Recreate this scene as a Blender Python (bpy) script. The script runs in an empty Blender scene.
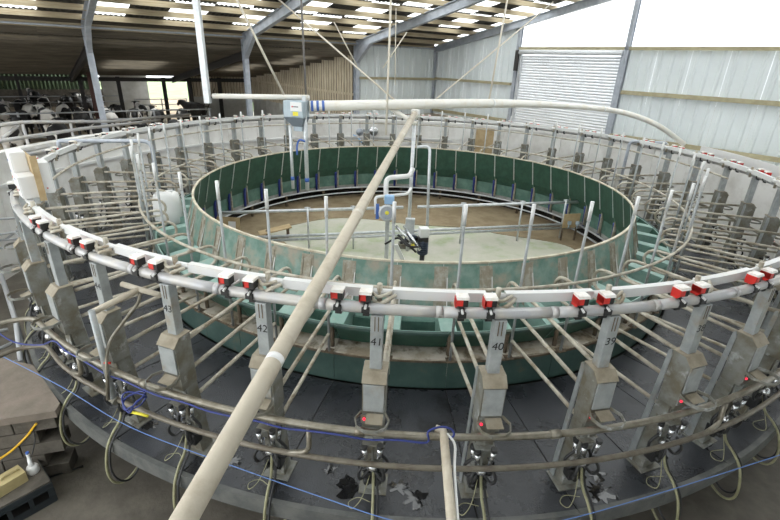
import bpy, bmesh, math, random
from mathutils import Vector, Matrix, Quaternion
random.seed(7)
scene = bpy.context.scene
C = scene.collection
PI = math.pi
R2 = math.radians

# ------------------------------------------------------------------ camera
F_PX = 458.646
CAM = Vector((0.0, -9.849, 3.74))
PITCH, ROLL, YAW = 0.4071, 0.0384, -0.0400
fw = Vector((math.sin(YAW)*math.cos(PITCH), math.cos(YAW)*math.cos(PITCH), -math.sin(PITCH)))
rt0 = Vector((math.cos(YAW), -math.sin(YAW), 0)); up0 = rt0.cross(fw)
rt = rt0*math.cos(ROLL) + up0*math.sin(ROLL)
up = up0*math.cos(ROLL) - rt0*math.sin(ROLL)
cd = bpy.data.cameras.new('camera'); cam = bpy.data.objects.new('camera', cd); C.objects.link(cam)
cd.sensor_width = 36.0; cd.lens = 36.0*F_PX/780.0; cd.clip_start = 0.05; cd.clip_end = 400
M = Matrix((( rt.x, up.x, -fw.x, CAM.x), (rt.y, up.y, -fw.y, CAM.y), (rt.z, up.z, -fw.z, CAM.z), (0,0,0,1)))
cam.matrix_world = M
scene.camera = cam

# ------------------------------------------------------------------ world (bright overcast sky) and exposure
w = bpy.data.worlds.new('sky'); scene.world = w; w.use_nodes = True
nt = w.node_tree; bg = nt.nodes['Background']
bg.inputs[0].default_value = (0.93, 0.97, 1.0, 1); bg.inputs[1].default_value = 1.5
vs = scene.view_settings
vs.view_transform = 'Standard'; vs.look = 'None'; vs.gamma = 1.0; vs.use_curve_mapping = False
vs.exposure = 1.45

# ------------------------------------------------------------------ pixel helpers (a pixel gives a direction only)
def ray(x, y): return fw + rt*((x-390)/F_PX) - up*((y-260)/F_PX)
def atz(x, y, z): d = ray(x, y); return CAM + d*((z-CAM.z)/d.z)
def atdep(x, y, t): return CAM + ray(x, y)*t
def atplane(x, y, n, c): d = ray(x, y); return CAM + d*((c-n.dot(CAM))/n.dot(d))
AZ = R2(39.0)                                   # direction of the shed's eaves
EV = Vector((math.cos(AZ), math.sin(AZ), 0)); MV = Vector((-math.sin(AZ), math.cos(AZ), 0))
def ST(s, t, z=0.0): return EV*s + MV*t + Vector((0, 0, z))     # shed coordinates
SHED = Matrix.Rotation(AZ, 4, 'Z')
GABLE, EAVE, EZ, SLOPE = 9.5, 10.35, 4.66, 0.19
RIDGE = -2.0
def roofz(t): return EZ + SLOPE*(EAVE-max(t, RIDGE)) - (SLOPE*(RIDGE-t) if t < RIDGE else 0)

# ------------------------------------------------------------------ materials
MATS = {}
def mat(name, col, rough=.6, metal=0.0, col2=None, scale=6.0, lo=.4, hi=.65, bump=0.0, bscale=40., col3=None, s3=1.5, lo3=.5, hi3=.7,
        rough2=None, stretch=(1,1,1), emit=0, spec=.5, coord='Object', detail=6.0):
    m = bpy.data.materials.new(name); m.use_nodes = True
    n = m.node_tree.nodes; l = m.node_tree.links; b = n['Principled BSDF']
    b.inputs['Base Color'].default_value = (*col, 1); b.inputs['Roughness'].default_value = rough
    b.inputs['Metallic'].default_value = metal; b.inputs['Specular IOR Level'].default_value = spec
    if col2 or bump or rough2 is not None:
        tc = n.new('ShaderNodeTexCoord'); mp = n.new('ShaderNodeMapping'); mp.inputs['Scale'].default_value = stretch
        oi = n.new('ShaderNodeObjectInfo'); ad = n.new('ShaderNodeVectorMath'); ad.operation = 'ADD'
        ml = n.new('ShaderNodeVectorMath'); ml.operation = 'SCALE'; ml.inputs[0].default_value = (37, 71, 53)
        l.new(oi.outputs['Random'], ml.inputs['Scale'])
        l.new(tc.outputs[coord], mp.inputs['Vector']); l.new(mp.outputs[0], ad.inputs[0]); l.new(ml.outputs[0], ad.inputs[1])
        V = ad.outputs[0]
    def ramp(sc, a, c):
        t = n.new('ShaderNodeTexNoise'); t.inputs['Scale'].default_value = sc; t.inputs['Detail'].default_value = detail; t.inputs['Roughness'].default_value = .62
        l.new(V, t.inputs['Vector'])
        r = n.new('ShaderNodeMapRange'); r.inputs['From Min'].default_value = a; r.inputs['From Max'].default_value = c
        l.new(t.outputs['Fac'], r.inputs['Value']); return r.outputs[0]
    if col2:
        f = ramp(scale, lo, hi)
        mx = n.new('ShaderNodeMix'); mx.data_type = 'RGBA'; mx.inputs['A'].default_value = (*col, 1); mx.inputs['B'].default_value = (*col2, 1)
        l.new(f, mx.inputs['Factor']); out = mx.outputs['Result']
        if col3:
            f3 = ramp(s3, lo3, hi3)
            m3 = n.new('ShaderNodeMix'); m3.data_type = 'RGBA'; l.new(out, m3.inputs['A']); m3.inputs['B'].default_value = (*col3, 1)
            l.new(f3, m3.inputs['Factor']); out = m3.outputs['Result']
        l.new(out, b.inputs['Base Color'])
        if rough2 is not None:
            mr = n.new('ShaderNodeMapRange'); mr.inputs['To Min'].default_value = rough; mr.inputs['To Max'].default_value = rough2
            l.new(f, mr.inputs['Value']); l.new(mr.outputs[0], b.inputs['Roughness'])
    if bump:
        t = n.new('ShaderNodeTexNoise'); t.inputs['Scale'].default_value = bscale; t.inputs['Detail'].default_value = 4
        l.new(V, t.inputs['Vector'])
        bp = n.new('ShaderNodeBump'); bp.inputs['Strength'].default_value = bump; bp.inputs['Distance'].default_value = .02
        l.new(t.outputs['Fac'], bp.inputs['Height']); l.new(bp.outputs[0], b.inputs['Normal'])
    if emit:
        b.inputs['Emission Color'].default_value = (*col, 1); b.inputs['Emission Strength'].default_value = emit
    MATS[name] = m; return m
mat('galv', (.30,.32,.32), .42, .3, (.42,.44,.44), 9, .35, .7, .1, 60, (.30,.25,.17), 3.0, .56, .75)
mat('galv_clean', (.55,.57,.59), .38, .45, (.66,.68,.69), 12, .4, .6)
mat('galv_dirty', (.235,.24,.22), .6, .15, (.145,.128,.09), 5, .38, .62, .2, 40, (.42,.43,.42), 6, .58, .7)
mat('housing_cap', (.32,.28,.21), .7, .05, (.22,.185,.13), 8, .4, .65, .15, 50)
mat('rail_dirty', (.50,.465,.385), .55, .1, (.27,.22,.15), 7, .42, .66, .1, 60)
mat('rump_pipe', (.25,.23,.185), .30, .45, (.15,.128,.09), 8, .42, .66, .1, 60)
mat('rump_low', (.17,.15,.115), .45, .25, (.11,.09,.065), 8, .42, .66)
mat('milk_pipe', (.43,.43,.44), .35, .25, (.50,.475,.43), 5, .4, .65)
mat('cream_pipe', (.52,.465,.37), .55, 0, (.38,.32,.235), 6, .45, .75, .1, 50, (.62,.58,.50), 3, .55, .7)
mat('white_pipe', (.74,.72,.67), .45, 0, (.70,.63,.52), 4, .52, .75)
mat('white_channel', (.68,.68,.67), .45, 0, (.70,.66,.60), 5, .55, .8)
mat('white_plastic', (.74,.74,.73), .4, 0, (.74,.72,.67), 5, .55, .8)
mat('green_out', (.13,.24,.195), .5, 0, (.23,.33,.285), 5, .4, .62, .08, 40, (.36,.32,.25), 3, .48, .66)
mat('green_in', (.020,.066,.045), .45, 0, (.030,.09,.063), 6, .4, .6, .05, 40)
mat('green_tray', (.22,.36,.31), .45, 0, (.31,.45,.40), 4, .4, .65, .05, 40, (.42,.38,.29), 5, .60, .78)
mat('green_skirt', (.038,.075,.064), .5, 0, (.055,.098,.084), 3, .4, .6, .08, 30, (.12,.10,.06), 3, .58, .75)
mat('green_under', (.07,.15,.12), .5, 0, (.13,.23,.19), 4, .4, .65)
mat('grey_base', (.40,.41,.40), .7, 0, (.28,.27,.24), 5, .4, .65)
mat('rim', (.62,.58,.46), .6, 0, (.45,.38,.27), 6, .4, .65)
mat('bracket', (.30,.265,.20), .7, .05, (.42,.40,.34), 9, .45, .62, .2, 40)
mat('ledge', (.33,.275,.20), .8, 0, (.52,.48,.41), 2.5, .42, .6, .3, 20, (.13,.10,.06), 4, .52, .66)
mat('rust_dark', (.10,.075,.05), .8, .2, (.17,.13,.09), 8, .4, .6)
mat('mat', (.020,.022,.026), .24, 0, (.050,.053,.062), 1.3, .42, .75, .25, 70, (.012,.012,.014), 2.3, .56, .66, rough2=.42, spec=.6)
mat('wet', (.012,.012,.013), .03, 0, (.02,.02,.02), 8, .4, .6, .02, 12)
mat('fascia', (.085,.09,.086), .5, .1, (.14,.14,.13), 5, .4, .65, .15, 30)
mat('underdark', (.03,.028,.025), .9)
mat('pitfloor', (.090,.080,.062), .75, 0, (.15,.132,.105), 2.0, .4, .62, .25, 25, (.09,.078,.063), .8, .52, .7)
mat('pitwall', (.80,.79,.76), .7, 0, (.62,.60,.56), 1.2, .45, .7, .1, 15, (.52,.50,.45), .7, .58, .75, coord='Object')
mat('ground', (.30,.28,.24), .9, 0, (.38,.36,.31), .6, .4, .6)
mat('soil', (.26,.20,.14), .9, 0, (.36,.30,.23), 1.6, .4, .62, .4, 12)
mat('cladding', (.66,.71,.72), .5, .0, (.70,.75,.76), 1.5, .4, .65)
mat('steel', (.36,.39,.44), .5, .2, (.46,.49,.54), 4, .4, .62)
mat('steel_dark', (.035,.032,.03), .7)
mat('rust_post', (.08,.035,.028), .7)
mat('timber', (.45,.38,.26), .75, 0, (.33,.26,.16), 5, .4, .65, .1, 30, stretch=(.3,6,6))
mat('timber_dark', (.085,.07,.05), .85, 0, (.14,.115,.082), 4, .4, .65, .1, 30, stretch=(.3,6,6))  # darker copy of timber, the barn roof's dimness put into the colour
mat('timber_olive', (.42,.38,.24), .7, 0, (.33,.29,.18), 4, .4, .65)
mat('plank', (.62,.54,.40), .85, 0, (.34,.27,.18), 4, .38, .66, .1, 30, stretch=(6,6,.4))
mat('roof_sheet', (.06,.056,.05), .85, 0, (.09,.085,.075), 4, .4, .6)
mat('shutter', (.70,.72,.75), .42, .2, (.76,.78,.80), 3, .4, .6)
mat('concrete_pale', (.50,.50,.47), .85, 0, (.38,.37,.33), 1.4, .4, .65, .1, 20)
mat('island', (.46,.455,.37), .85, 0, (.33,.38,.23), 1.6, .46, .66, .1, 20, (.52,.50,.44), .9, .5, .65)
mat('mud', (.22,.165,.095), .9, 0, (.30,.235,.145), 2.2, .4, .62, .4, 14)
mat('ply', (.50,.38,.22), .75, 0, (.40,.29,.15), 5, .4, .65)
mat('paper', (.80,.80,.80), .8)
mat('black', (.018,.018,.018), .45)
mat('black_rubber', (.022,.022,.022), .5)
mat('ink', (.02,.02,.02), .8)
mat('red', (.62,.030,.022), .4)
mat('redcap', (.80,.78,.74), .5, 0, (.66,.60,.52), 14, .45, .7)
mat('led', (1,.02,.05), .4, emit=.8)
mat('blue_hose', (.02,.035,.19), .4)
mat('blue', (.06,.14,.45), .45)
mat('blue_rope', (.12,.22,.50), .6)
mat('lightblue', (.30,.48,.72), .5)
mat('grey_enclosure', (.36,.43,.48), .45, .1, (.42,.49,.54), 5, .4, .6)
mat('enclosure_dark', (.16,.19,.22), .5)
mat('yellow', (.80,.70,.05), .5)
mat('yellow_hose', (.72,.42,.02), .4)
mat('hose', (.30,.29,.17), .5, 0, (.22,.21,.12), 10, .4, .6)
mat('rope', (.62,.57,.48), .9)
mat('chain', (.15,.14,.13), .6, .5)
mat('steel_bright', (.70,.71,.72), .22, .9)
mat('motor_blue', (.035,.05,.085), .45)
mat('block', (.08,.07,.056), .9, 0, (.12,.105,.085), 6, .4, .6, .3, 30)
mat('slab', (.22,.18,.145), .85, 0, (.16,.135,.105), 3, .4, .62, .2, 30)
mat('crate', (.018,.024,.028), .5)
mat('can_yellow', (.46,.38,.19), .5, 0, (.36,.29,.14), 6, .45, .7)
mat('netting', (.03,.05,.022), .8)
mat('field', (.27,.33,.17), .9, 0, (.22,.30,.13), .8, .4, .6)
mat('straw', (.42,.34,.22), .95, 0, (.26,.20,.13), 1.5, .4, .6)
mat('gate_galv', (.40,.41,.42), .45, .4)
# rooflight: thin translucent plastic
def translucent(name, col, tr):
    m = bpy.data.materials.new(name); m.use_nodes = True; n = m.node_tree.nodes; l = m.node_tree.links
    n.remove(n['Principled BSDF']); out = n['Material Output']
    a = n.new('ShaderNodeBsdfTranslucent'); a.inputs[0].default_value = (*col, 1)
    b = n.new('ShaderNodeBsdfTransparent'); b.inputs[0].default_value = (*col, 1)
    x = n.new('ShaderNodeMixShader'); x.inputs[0].default_value = tr
    l.new(a.outputs[0], x.inputs[1]); l.new(b.outputs[0], x.inputs[2]); l.new(x.outputs[0], out.inputs[0]); MATS[name] = m
translucent('rooflight', (.96,.96,.93), .75)
translucent('gable_film', (.97,.97,.96), .8)
# cow hide: black and white patches differing from cow to cow
def cowmat():
    m = bpy.data.materials.new('cow_hide'); m.use_nodes = True; n = m.node_tree.nodes; l = m.node_tree.links; b = n['Principled BSDF']
    tc = n.new('ShaderNodeTexCoord'); oi = n.new('ShaderNodeObjectInfo'); sc = n.new('ShaderNodeVectorMath'); sc.operation = 'SCALE'
    sc.inputs[0].default_value = (31, 17, 23); l.new(oi.outputs['Random'], sc.inputs['Scale'])
    ad = n.new('ShaderNodeVectorMath'); l.new(tc.outputs['Object'], ad.inputs[0]); l.new(sc.outputs[0], ad.inputs[1])
    t = n.new('ShaderNodeTexNoise'); t.inputs['Scale'].default_value = 1.5; t.inputs['Detail'].default_value = 1; l.new(ad.outputs[0], t.inputs['Vector'])
    th = n.new('ShaderNodeMath'); th.operation = 'MULTIPLY_ADD'; th.inputs[1].default_value = .24; th.inputs[2].default_value = -.175
    l.new(oi.outputs['Random'], th.inputs[0]); sm = n.new('ShaderNodeMath'); l.new(t.outputs['Fac'], sm.inputs[0]); l.new(th.outputs[0], sm.inputs[1])
    mr = n.new('ShaderNodeMapRange'); mr.inputs['From Min'].default_value = .50; mr.inputs['From Max'].default_value = .53; l.new(sm.outputs[0], mr.inputs['Value'])
    mx = n.new('ShaderNodeMix'); mx.data_type = 'RGBA'; mx.inputs['A'].default_value = (.012,.011,.01,1); mx.inputs['B'].default_value = (.78,.75,.70,1)
    l.new(mr.outputs[0], mx.inputs['Factor']); l.new(mx.outputs['Result'], b.inputs['Base Color']); b.inputs['Roughness'].default_value = .7
    MATS['cow'] = m
cowmat()

# ------------------------------------------------------------------ mesh helpers
class MB:
    def __init__(s): s.v = []; s.f = []; s.sm = []; s.mi = []
    def add(s, vs, fs, smooth=False, mi=0):
        o = len(s.v); s.v += [tuple(x) for x in vs]
        for f in fs: s.f.append([o+i for i in f]); s.sm.append(smooth); s.mi.append(mi)
        return s
    def box(s, a, b, M=None, mi=0, bev=0.0):
        x0,y0,z0 = a; x1,y1,z1 = b
        if bev:
            bm = bmesh.new(); bmesh.ops.create_cube(bm, size=1.0)
            for v in bm.verts: v.co = Vector(((x0+x1)/2+v.co.x*(x1-x0), (y0+y1)/2+v.co.y*(y1-y0), (z0+z1)/2+v.co.z*(z1-z0)))
            bmesh.ops.bevel(bm, geom=bm.edges[:], offset=bev, segments=2, affect='EDGES', profile=.5)
            bm.verts.index_update(); vs = [v.co.copy() for v in bm.verts]; fs = [[v.index for v in f.verts] for f in bm.faces]; bm.free()
        else:
            vs = [Vector(p) for p in ((x0,y0,z0),(x1,y0,z0),(x1,y1,z0),(x0,y1,z0),(x0,y0,z1),(x1,y0,z1),(x1,y1,z1),(x0,y1,z1))]
            fs = [(3,2,1,0),(4,5,6,7),(0,1,5,4),(1,2,6,5),(2,3,7,6),(3,0,4,7)]
        if M: vs = [M @ v for v in vs]
        return s.add(vs, fs, False, mi)
    def tube(s, pts, r, n=10, closed=False, cap=True, mi=0):
        P = [Vector(p) for p in pts]; N = len(P); rr = r if isinstance(r, (list, tuple)) else [r]*N
        T = []
        for i in range(N):
            a = P[(i-1) % N] if (closed or i > 0) else P[i]; b = P[(i+1) % N] if (closed or i < N-1) else P[i]
            T.append((b-a).normalized())
        ref = Vector((0,0,1)) if abs(T[0].z) < .9 else Vector((1,0,0))
        u = T[0].cross(ref).normalized(); vs = []
        for i in range(N):
            if i: 
                q = T[i-1].rotation_difference(T[i]); u = (q @ u); u = (u - T[i]*u.dot(T[i])).normalized()
            w_ = T[i].cross(u)
            for k in range(n):
                a = 2*PI*k/n; vs.append(P[i] + (u*math.cos(a) + w_*math.sin(a))*rr[i])
        fs = []
        for i in range(N if closed else N-1):
            j = (i+1) % N
            for k in range(n): fs.append((i*n+k, i*n+(k+1) % n, j*n+(k+1) % n, j*n+k))
        s.add(vs, fs, True, mi)
        if cap and not closed:
            o = len(s.v)-len(vs)
            s.f.append([o+k for k in range(n)][::-1]); s.sm.append(False); s.mi.append(mi)
            s.f.append([o+(N-1)*n+k for k in range(n)]); s.sm.append(False); s.mi.append(mi)
        return s
    def prism(s, prof, y0, y1, axes='xz', M=None, mi=0, smooth=False):
        n = len(prof); vs = []
        for y in (y0, y1):
            for a, b in prof:
                vs.append(Vector((a, y, b)) if axes == 'xz' else Vector((a, b, y)) if axes == 'xy' else Vector((y, a, b)))
        if M: vs = [M @ v for v in vs]
        fs = [list(range(n))[::-1], [n+i for i in range(n)]]
        if axes == 'xz': fs = [f[::-1] for f in fs]
        for i in range(n):
            j = (i+1) % n; q = [i, j, n+j, n+i]
            fs.append(q if axes != 'xz' else q[::-1])
        return s.add(vs, fs, smooth, mi)
    def sweep(s, prof, a0, a1, n, mi=0, closed_prof=True, smooth=False, caps=True):   # (r, z) profile turned about the z axis
        k = len(prof); vs = []
        for i in range(n+1):
            a = a0 + (a1-a0)*i/n
            for r, z in prof: vs.append((r*math.cos(a), r*math.sin(a), z))
        fs = []
        for i in range(n):
            for j in range(k if closed_prof else k-1):
                jj = (j+1) % k; fs.append((i*k+j, (i+1)*k+j, (i+1)*k+jj, i*k+jj))
        if caps and closed_prof and abs(a1-a0) < 2*PI-1e-4:
            fs.append(list(range(k))); fs.append([n*k+j for j in range(k)][::-1])
        return s.add(vs, fs, smooth, mi)
    def lathe(s, prof, n=16, M=None, mi=0):
        vs = []; k = len(prof)
        for i in range(n):
            a = 2*PI*i/n
            for r, z in prof: vs.append(Vector((r*math.cos(a), r*math.sin(a), z)))
        if M: vs = [M @ v for v in vs]
        fs = [(i*k+j, ((i+1) % n)*k+j, ((i+1) % n)*k+j+1, i*k+j+1) for i in range(n) for j in range(k-1)]
        return s.add(vs, fs, True, mi)
    def mesh(s, name, mats):
        me = bpy.data.meshes.new(name); me.from_pydata(s.v, [], s.f)
        for m in (mats if isinstance(mats, (list, tuple)) else [mats]): me.materials.append(MATS[m])
        me.polygons.foreach_set('use_smooth', s.sm); me.polygons.foreach_set('material_index', s.mi)
        bm = bmesh.new(); bm.from_mesh(me); bmesh.ops.recalc_face_normals(bm, faces=bm.faces); bm.to_mesh(bm_me := me); bm.free()
        me.update(); return me
    def build(s, name, mats, parent=None, loc=None, rz=0.0, Mx=None):
        return obj(name, s.mesh(name, mats), parent, loc, rz, Mx)
def obj(name, me, parent=None, loc=None, rz=0.0, Mx=None):
    o = bpy.data.objects.new(name, me); C.objects.link(o)
    if Mx is not None: o.matrix_local = Mx
    else:
        if loc is not None: o.location = loc
        if rz: o.rotation_euler = (0, 0, rz)
    if parent: o.parent = parent
    return o
def tag(o, label, cat, group=None):
    o['label'] = label; o['category'] = cat
    if group: o['group'] = group
    return o
def thing(name, label, cat, loc=(0,0,0), rz=0.0, group=None):
    o = bpy.data.objects.new(name, None); C.objects.link(o); o.location = loc; o.rotation_euler = (0, 0, rz); o.empty_display_size = .1
    return tag(o, label, cat, group)
def struct(o, label=None, cat=None):
    o['kind'] = 'structure'
    if label: o['label'] = label
    if cat: o['category'] = cat
    return o
def sempty(name, label=None, cat=None, Mx=None, loc=None):
    o = bpy.data.objects.new(name, None); C.objects.link(o); o.empty_display_size = .1
    if Mx is not None: o.matrix_world = Mx
    elif loc is not None: o.location = loc
    return struct(o, label, cat)
def arc(c, r, a0, a1, n, ax, ay):
    return [Vector(c) + Vector(ax)*(r*math.cos(a0+(a1-a0)*i/n)) + Vector(ay)*(r*math.sin(a0+(a1-a0)*i/n)) for i in range(n+1)]
def smooth_path(pts, rad, n=6):
    P = [Vector(p) for p in pts]; out = [P[0]]
    for i in range(1, len(P)-1):
        a, b, c = P[i-1], P[i], P[i+1]; d1 = (a-b); d2 = (c-b); k = min(rad, d1.length*.48, d2.length*.48)
        p1 = b + d1.normalized()*k; p2 = b + d2.normalized()*k
        for j in range(n+1):
            t = j/n; out.append(p1*(1-t)**2 + b*(2*t*(1-t)) + p2*t*t)
    out.append(P[-1]); return out
def spline(pts, n=6):
    P = [Vector(p) for p in pts]; Q = [P[0]*2-P[1]] + P + [P[-1]*2-P[-2]]; out = []
    for i in range(1, len(Q)-2):
        for j in range(n):
            t = j/n; a, b, c, d = Q[i-1:i+3]
            out.append(.5*((2*b) + (c-a)*t + (2*a-5*b+4*c-d)*t*t + (3*b-a-3*c+d)*t**3))
    out.append(P[-1]); return out
ORD = 'zeroth first second third fourth fifth sixth seventh eighth ninth tenth eleventh twelfth thirteenth fourteenth fifteenth sixteenth seventeenth eighteenth nineteenth twentieth'.split()
def ordw(n): return ORD[n]
def text_mesh(txt, size, m):
    cu = bpy.data.curves.new('number_mark', 'FONT'); cu.body = txt; cu.size = size; cu.align_x = 'CENTER'; cu.align_y = 'CENTER'; cu.extrude = .0008; cu.offset = .0; cu.shear = .08
    o = bpy.data.objects.new('number_mark', cu); C.objects.link(o)
    me = bpy.data.meshes.new_from_object(o.evaluated_get(bpy.context.evaluated_depsgraph_get()))
    bpy.data.objects.remove(o); bpy.data.curves.remove(cu)
    me.materials.clear(); me.materials.append(MATS[m]); return me

# ================================================================== SETTING
PITZ = -.95
# pit floor, ground, barn floor
fl = MB().sweep([(0.0,PITZ),(9.05,PITZ),(9.05,PITZ-.1),(0.0,PITZ-.1)], 0, 2*PI, 72).build('floor', 'pitfloor')
struct(fl, 'brown grey concrete floor of the pit around the rotary', 'floor')
g = MB().box((-70,-70,-1.25),(70,70,-1.06)).build('ground', 'ground'); struct(g, 'pale ground round the shed', 'ground')
# round pit wall in panels
pw = sempty('wall_pit', 'off white rendered wall curving round the far side of the pit', 'wall')
WR = 8.85; NW = 34; a0, a1 = R2(-22), R2(212)
for i in range(NW):
    A, B = a0+(a1-a0)*i/NW, a0+(a1-a0)*(i+1)/NW
    am = (A+B)/2; h = (B-A)/2-.0007
    MB().sweep([(WR,PITZ),(WR,1.58),(WR+.18,1.58),(WR+.18,PITZ)], -h, h, 3).build('wall_panel', 'pitwall', pw, rz=am)
MB().sweep([(WR-.03,1.58),(WR-.03,1.66),(WR+.22,1.66),(WR+.22,1.58)], a0, a1, 90).build('coping', 'pitwall', pw)
MB().sweep([(WR-.06,.95),(WR-.06,1.02),(WR-.003,1.02),(WR-.003,.95)], R2(80), a1, 50).build('wall_batten', 'white_channel', pw)

# raised dusty ground in the corner beyond the pit wall
m_ = MB(); pts = [(WR+.2)*Vector((math.cos(R2(a)), math.sin(R2(a)), 0)) for a in range(44, 131, 3)]
poly = [(p.x, p.y) for p in pts] + [tuple(ST(4.9,EAVE-.1)[:2])] + [tuple(ST(GABLE-.05,EAVE-.1)[:2]), tuple(ST(GABLE-.05,1.0)[:2])]
m_.prism(poly, 1.2, 1.5, 'xy'); struct(m_.build('floor_corner', 'soil'), 'brown dusty raised floor in the far corner', 'floor')
# cow barn floor beyond the eaves
struct(MB().box((-22,EAVE+.1,-.3),(4.9,40,0.0)).build('floor_barn', 'straw', Mx=SHED), 'straw strewn floor of the cow barn', 'floor')

# ---- cladding sheets (box profile), one object for each sheet
def sheet_profile(wd, ribs=3, rib=.035, rw=.05):
    xs = [(0,0)]; p = wd/ribs
    for i in range(ribs):
        c = p*(i+.5); xs += [(c-rw,0),(c-rw*.45,rib),(c+rw*.45,rib),(c+rw,0)]
    xs.append((wd-.004,0)); return xs
def clad(parent, x0, x1, z0f, z1f, Mx, name='cladding_sheet', matn='cladding', wd=1.0, sgn=-1, ribs=3):
    x = x0
    while x < x1-.02:
        ww = min(wd, x1-x); pr = sheet_profile(ww, ribs if ww > .6 else 1)
        vs = []; fs = []
        for px, d in pr: vs += [(x+px, sgn*d, z0f(x+px)), (x+px, sgn*d, z1f(x+px))]
        for i in range(len(pr)-1): fs.append((2*i, 2*i+2, 2*i+3, 2*i+1))
        MB().add(vs, fs).build(name, matn, parent, Mx=Mx); x += ww
# gable wall (plane s = GABLE). local x runs along -t
GM = Matrix.Translation(ST(GABLE, EAVE)) @ Matrix.Rotation(AZ-PI/2, 4, 'Z')     # local x = direction of falling t, local y = +EV
DOOR0, DOOR1 = EAVE-5.35, EAVE-1.08      # along local x
gw = sempty('wall_gable', 'pale blue grey ribbed steel cladding of the gable end', 'wall')
I4 = Matrix.Identity(4)
clad(gw, .0, DOOR0-.10, lambda x: 1.5, lambda x: roofz(EAVE-x)-.1, GM)
clad(gw, DOOR1+.02, EAVE+9.0, lambda x: 1.0, lambda x: 4.38, GM, ribs=3)
for z, nm in ((3.10,'timber_olive'),):
    MB().box((.15,-.16,z-.05),(DOOR0-.2,-.06,z+.05)).build('wall_rail', nm, gw, Mx=GM)
    MB().box((DOOR1+.2,-.16,z-.06),(EAVE+9,-.06,z+.06)).build('wall_rail', nm, gw, Mx=GM)
MB().box((DOOR0-.05,-.14,4.36),(EAVE+9,-.04,4.46)).build('wall_rail', 'timber_olive', gw, Mx=GM)
MB().box((DOOR1+.2,-.18,1.66),(EAVE+4.0,-.06,1.78)).build('wall_rail', 'timber_olive', gw, Mx=GM)
MB().box((.15,-.18,1.62),(DOOR0-.25,-.06,1.74)).build('wall_rail', 'timber_olive', gw, Mx=GM)
# translucent gable infill above the rail
x = DOOR0-.02
while x < EAVE+9:
    zt0, zt1 = roofz(EAVE-x)-.05, roofz(EAVE-x-1.05)-.05
    MB().add([(x+.01,0,4.46),(x+1.05,0,4.46),(x+1.05,0,zt1),(x+.01,0,zt0)], [(0,1,2,3)]).build('translucent_sheet', 'gable_film', gw, Mx=GM); x += 1.06
# gable columns
for x, wcol in ((DOOR0-.06,.14),(DOOR1+.08,.15),(EAVE+6.5,.2)):
    m_ = MB(); zt = roofz(EAVE-x)-.25
    m_.box((x-wcol/2,-.14,-1),(x+wcol/2,-.125,zt)).box((x-wcol/2,-.02,-1),(x+wcol/2,-.005,zt)).box((x-.008,-.14,-1),(x+.008,-.01,zt))
    m_.build('gable_column', 'steel', gw, Mx=GM)
# roller shutter door
dr = sempty('door_1', 'grey roller shutter door in the gable wall', 'door')
nsl = 34; zt = 4.18; zb = .9
for i in range(nsl):
    z0 = zb + (zt-zb)*i/nsl; h = (zt-zb)/nsl
    MB().prism([(.0,z0),(-.012,z0+h*.15),(-.03,z0+h*.5),(-.012,z0+h*.85),(.0,z0+h*.96),(.012,z0+h*.5)], DOOR0+.14, DOOR1-.06, 'yz', M=None).build('slat', 'shutter', dr, Mx=GM)
MB().tube([(DOOR0+.05,-.12,4.27),(DOOR1-.02,-.12,4.27)], .085, 14).build('shutter_box', 'shutter', dr, Mx=GM)
for x in (DOOR0+.04, DOOR1-.08):
    MB().box((x,-.10,.6),(x+.1,.02,4.22)).build('guide_rail', 'steel' if x > 6 else 'galv_clean', dr, Mx=GM)
MB().box((DOOR0-.1,-.2,3.6),(DOOR0+.03,-.02,4.34)).build('shutter_motor', 'steel_dark', dr, Mx=GM)

# side wall with grey cladding between the last two columns (plane t = EAVE), local x along s
SMx = Matrix.Translation(ST(0, EAVE)) @ Matrix.Rotation(AZ, 4, 'Z')
sw = sempty('wall_side', 'pale blue grey ribbed steel cladding of the side bay by the corner', 'wall')
clad(sw, 5.1, GABLE+.02, lambda x: 1.45, lambda x: 4.35, SMx, sgn=-1)
MB().box((5.15,-.16,3.02),(GABLE-.1,-.06,3.12)).build('wall_rail', 'timber_olive', sw, Mx=SMx)
nwl = sempty('wall_near', 'pale blue grey ribbed steel cladding of the long wall behind the viewer', 'wall')
NMx = Matrix.Translation(ST(0, -12.4)) @ Matrix.Rotation(AZ, 4, 'Z')
clad(nwl, -15, GABLE-.05, lambda x: -.95, lambda x: 4.4, NMx, sgn=1)
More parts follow.
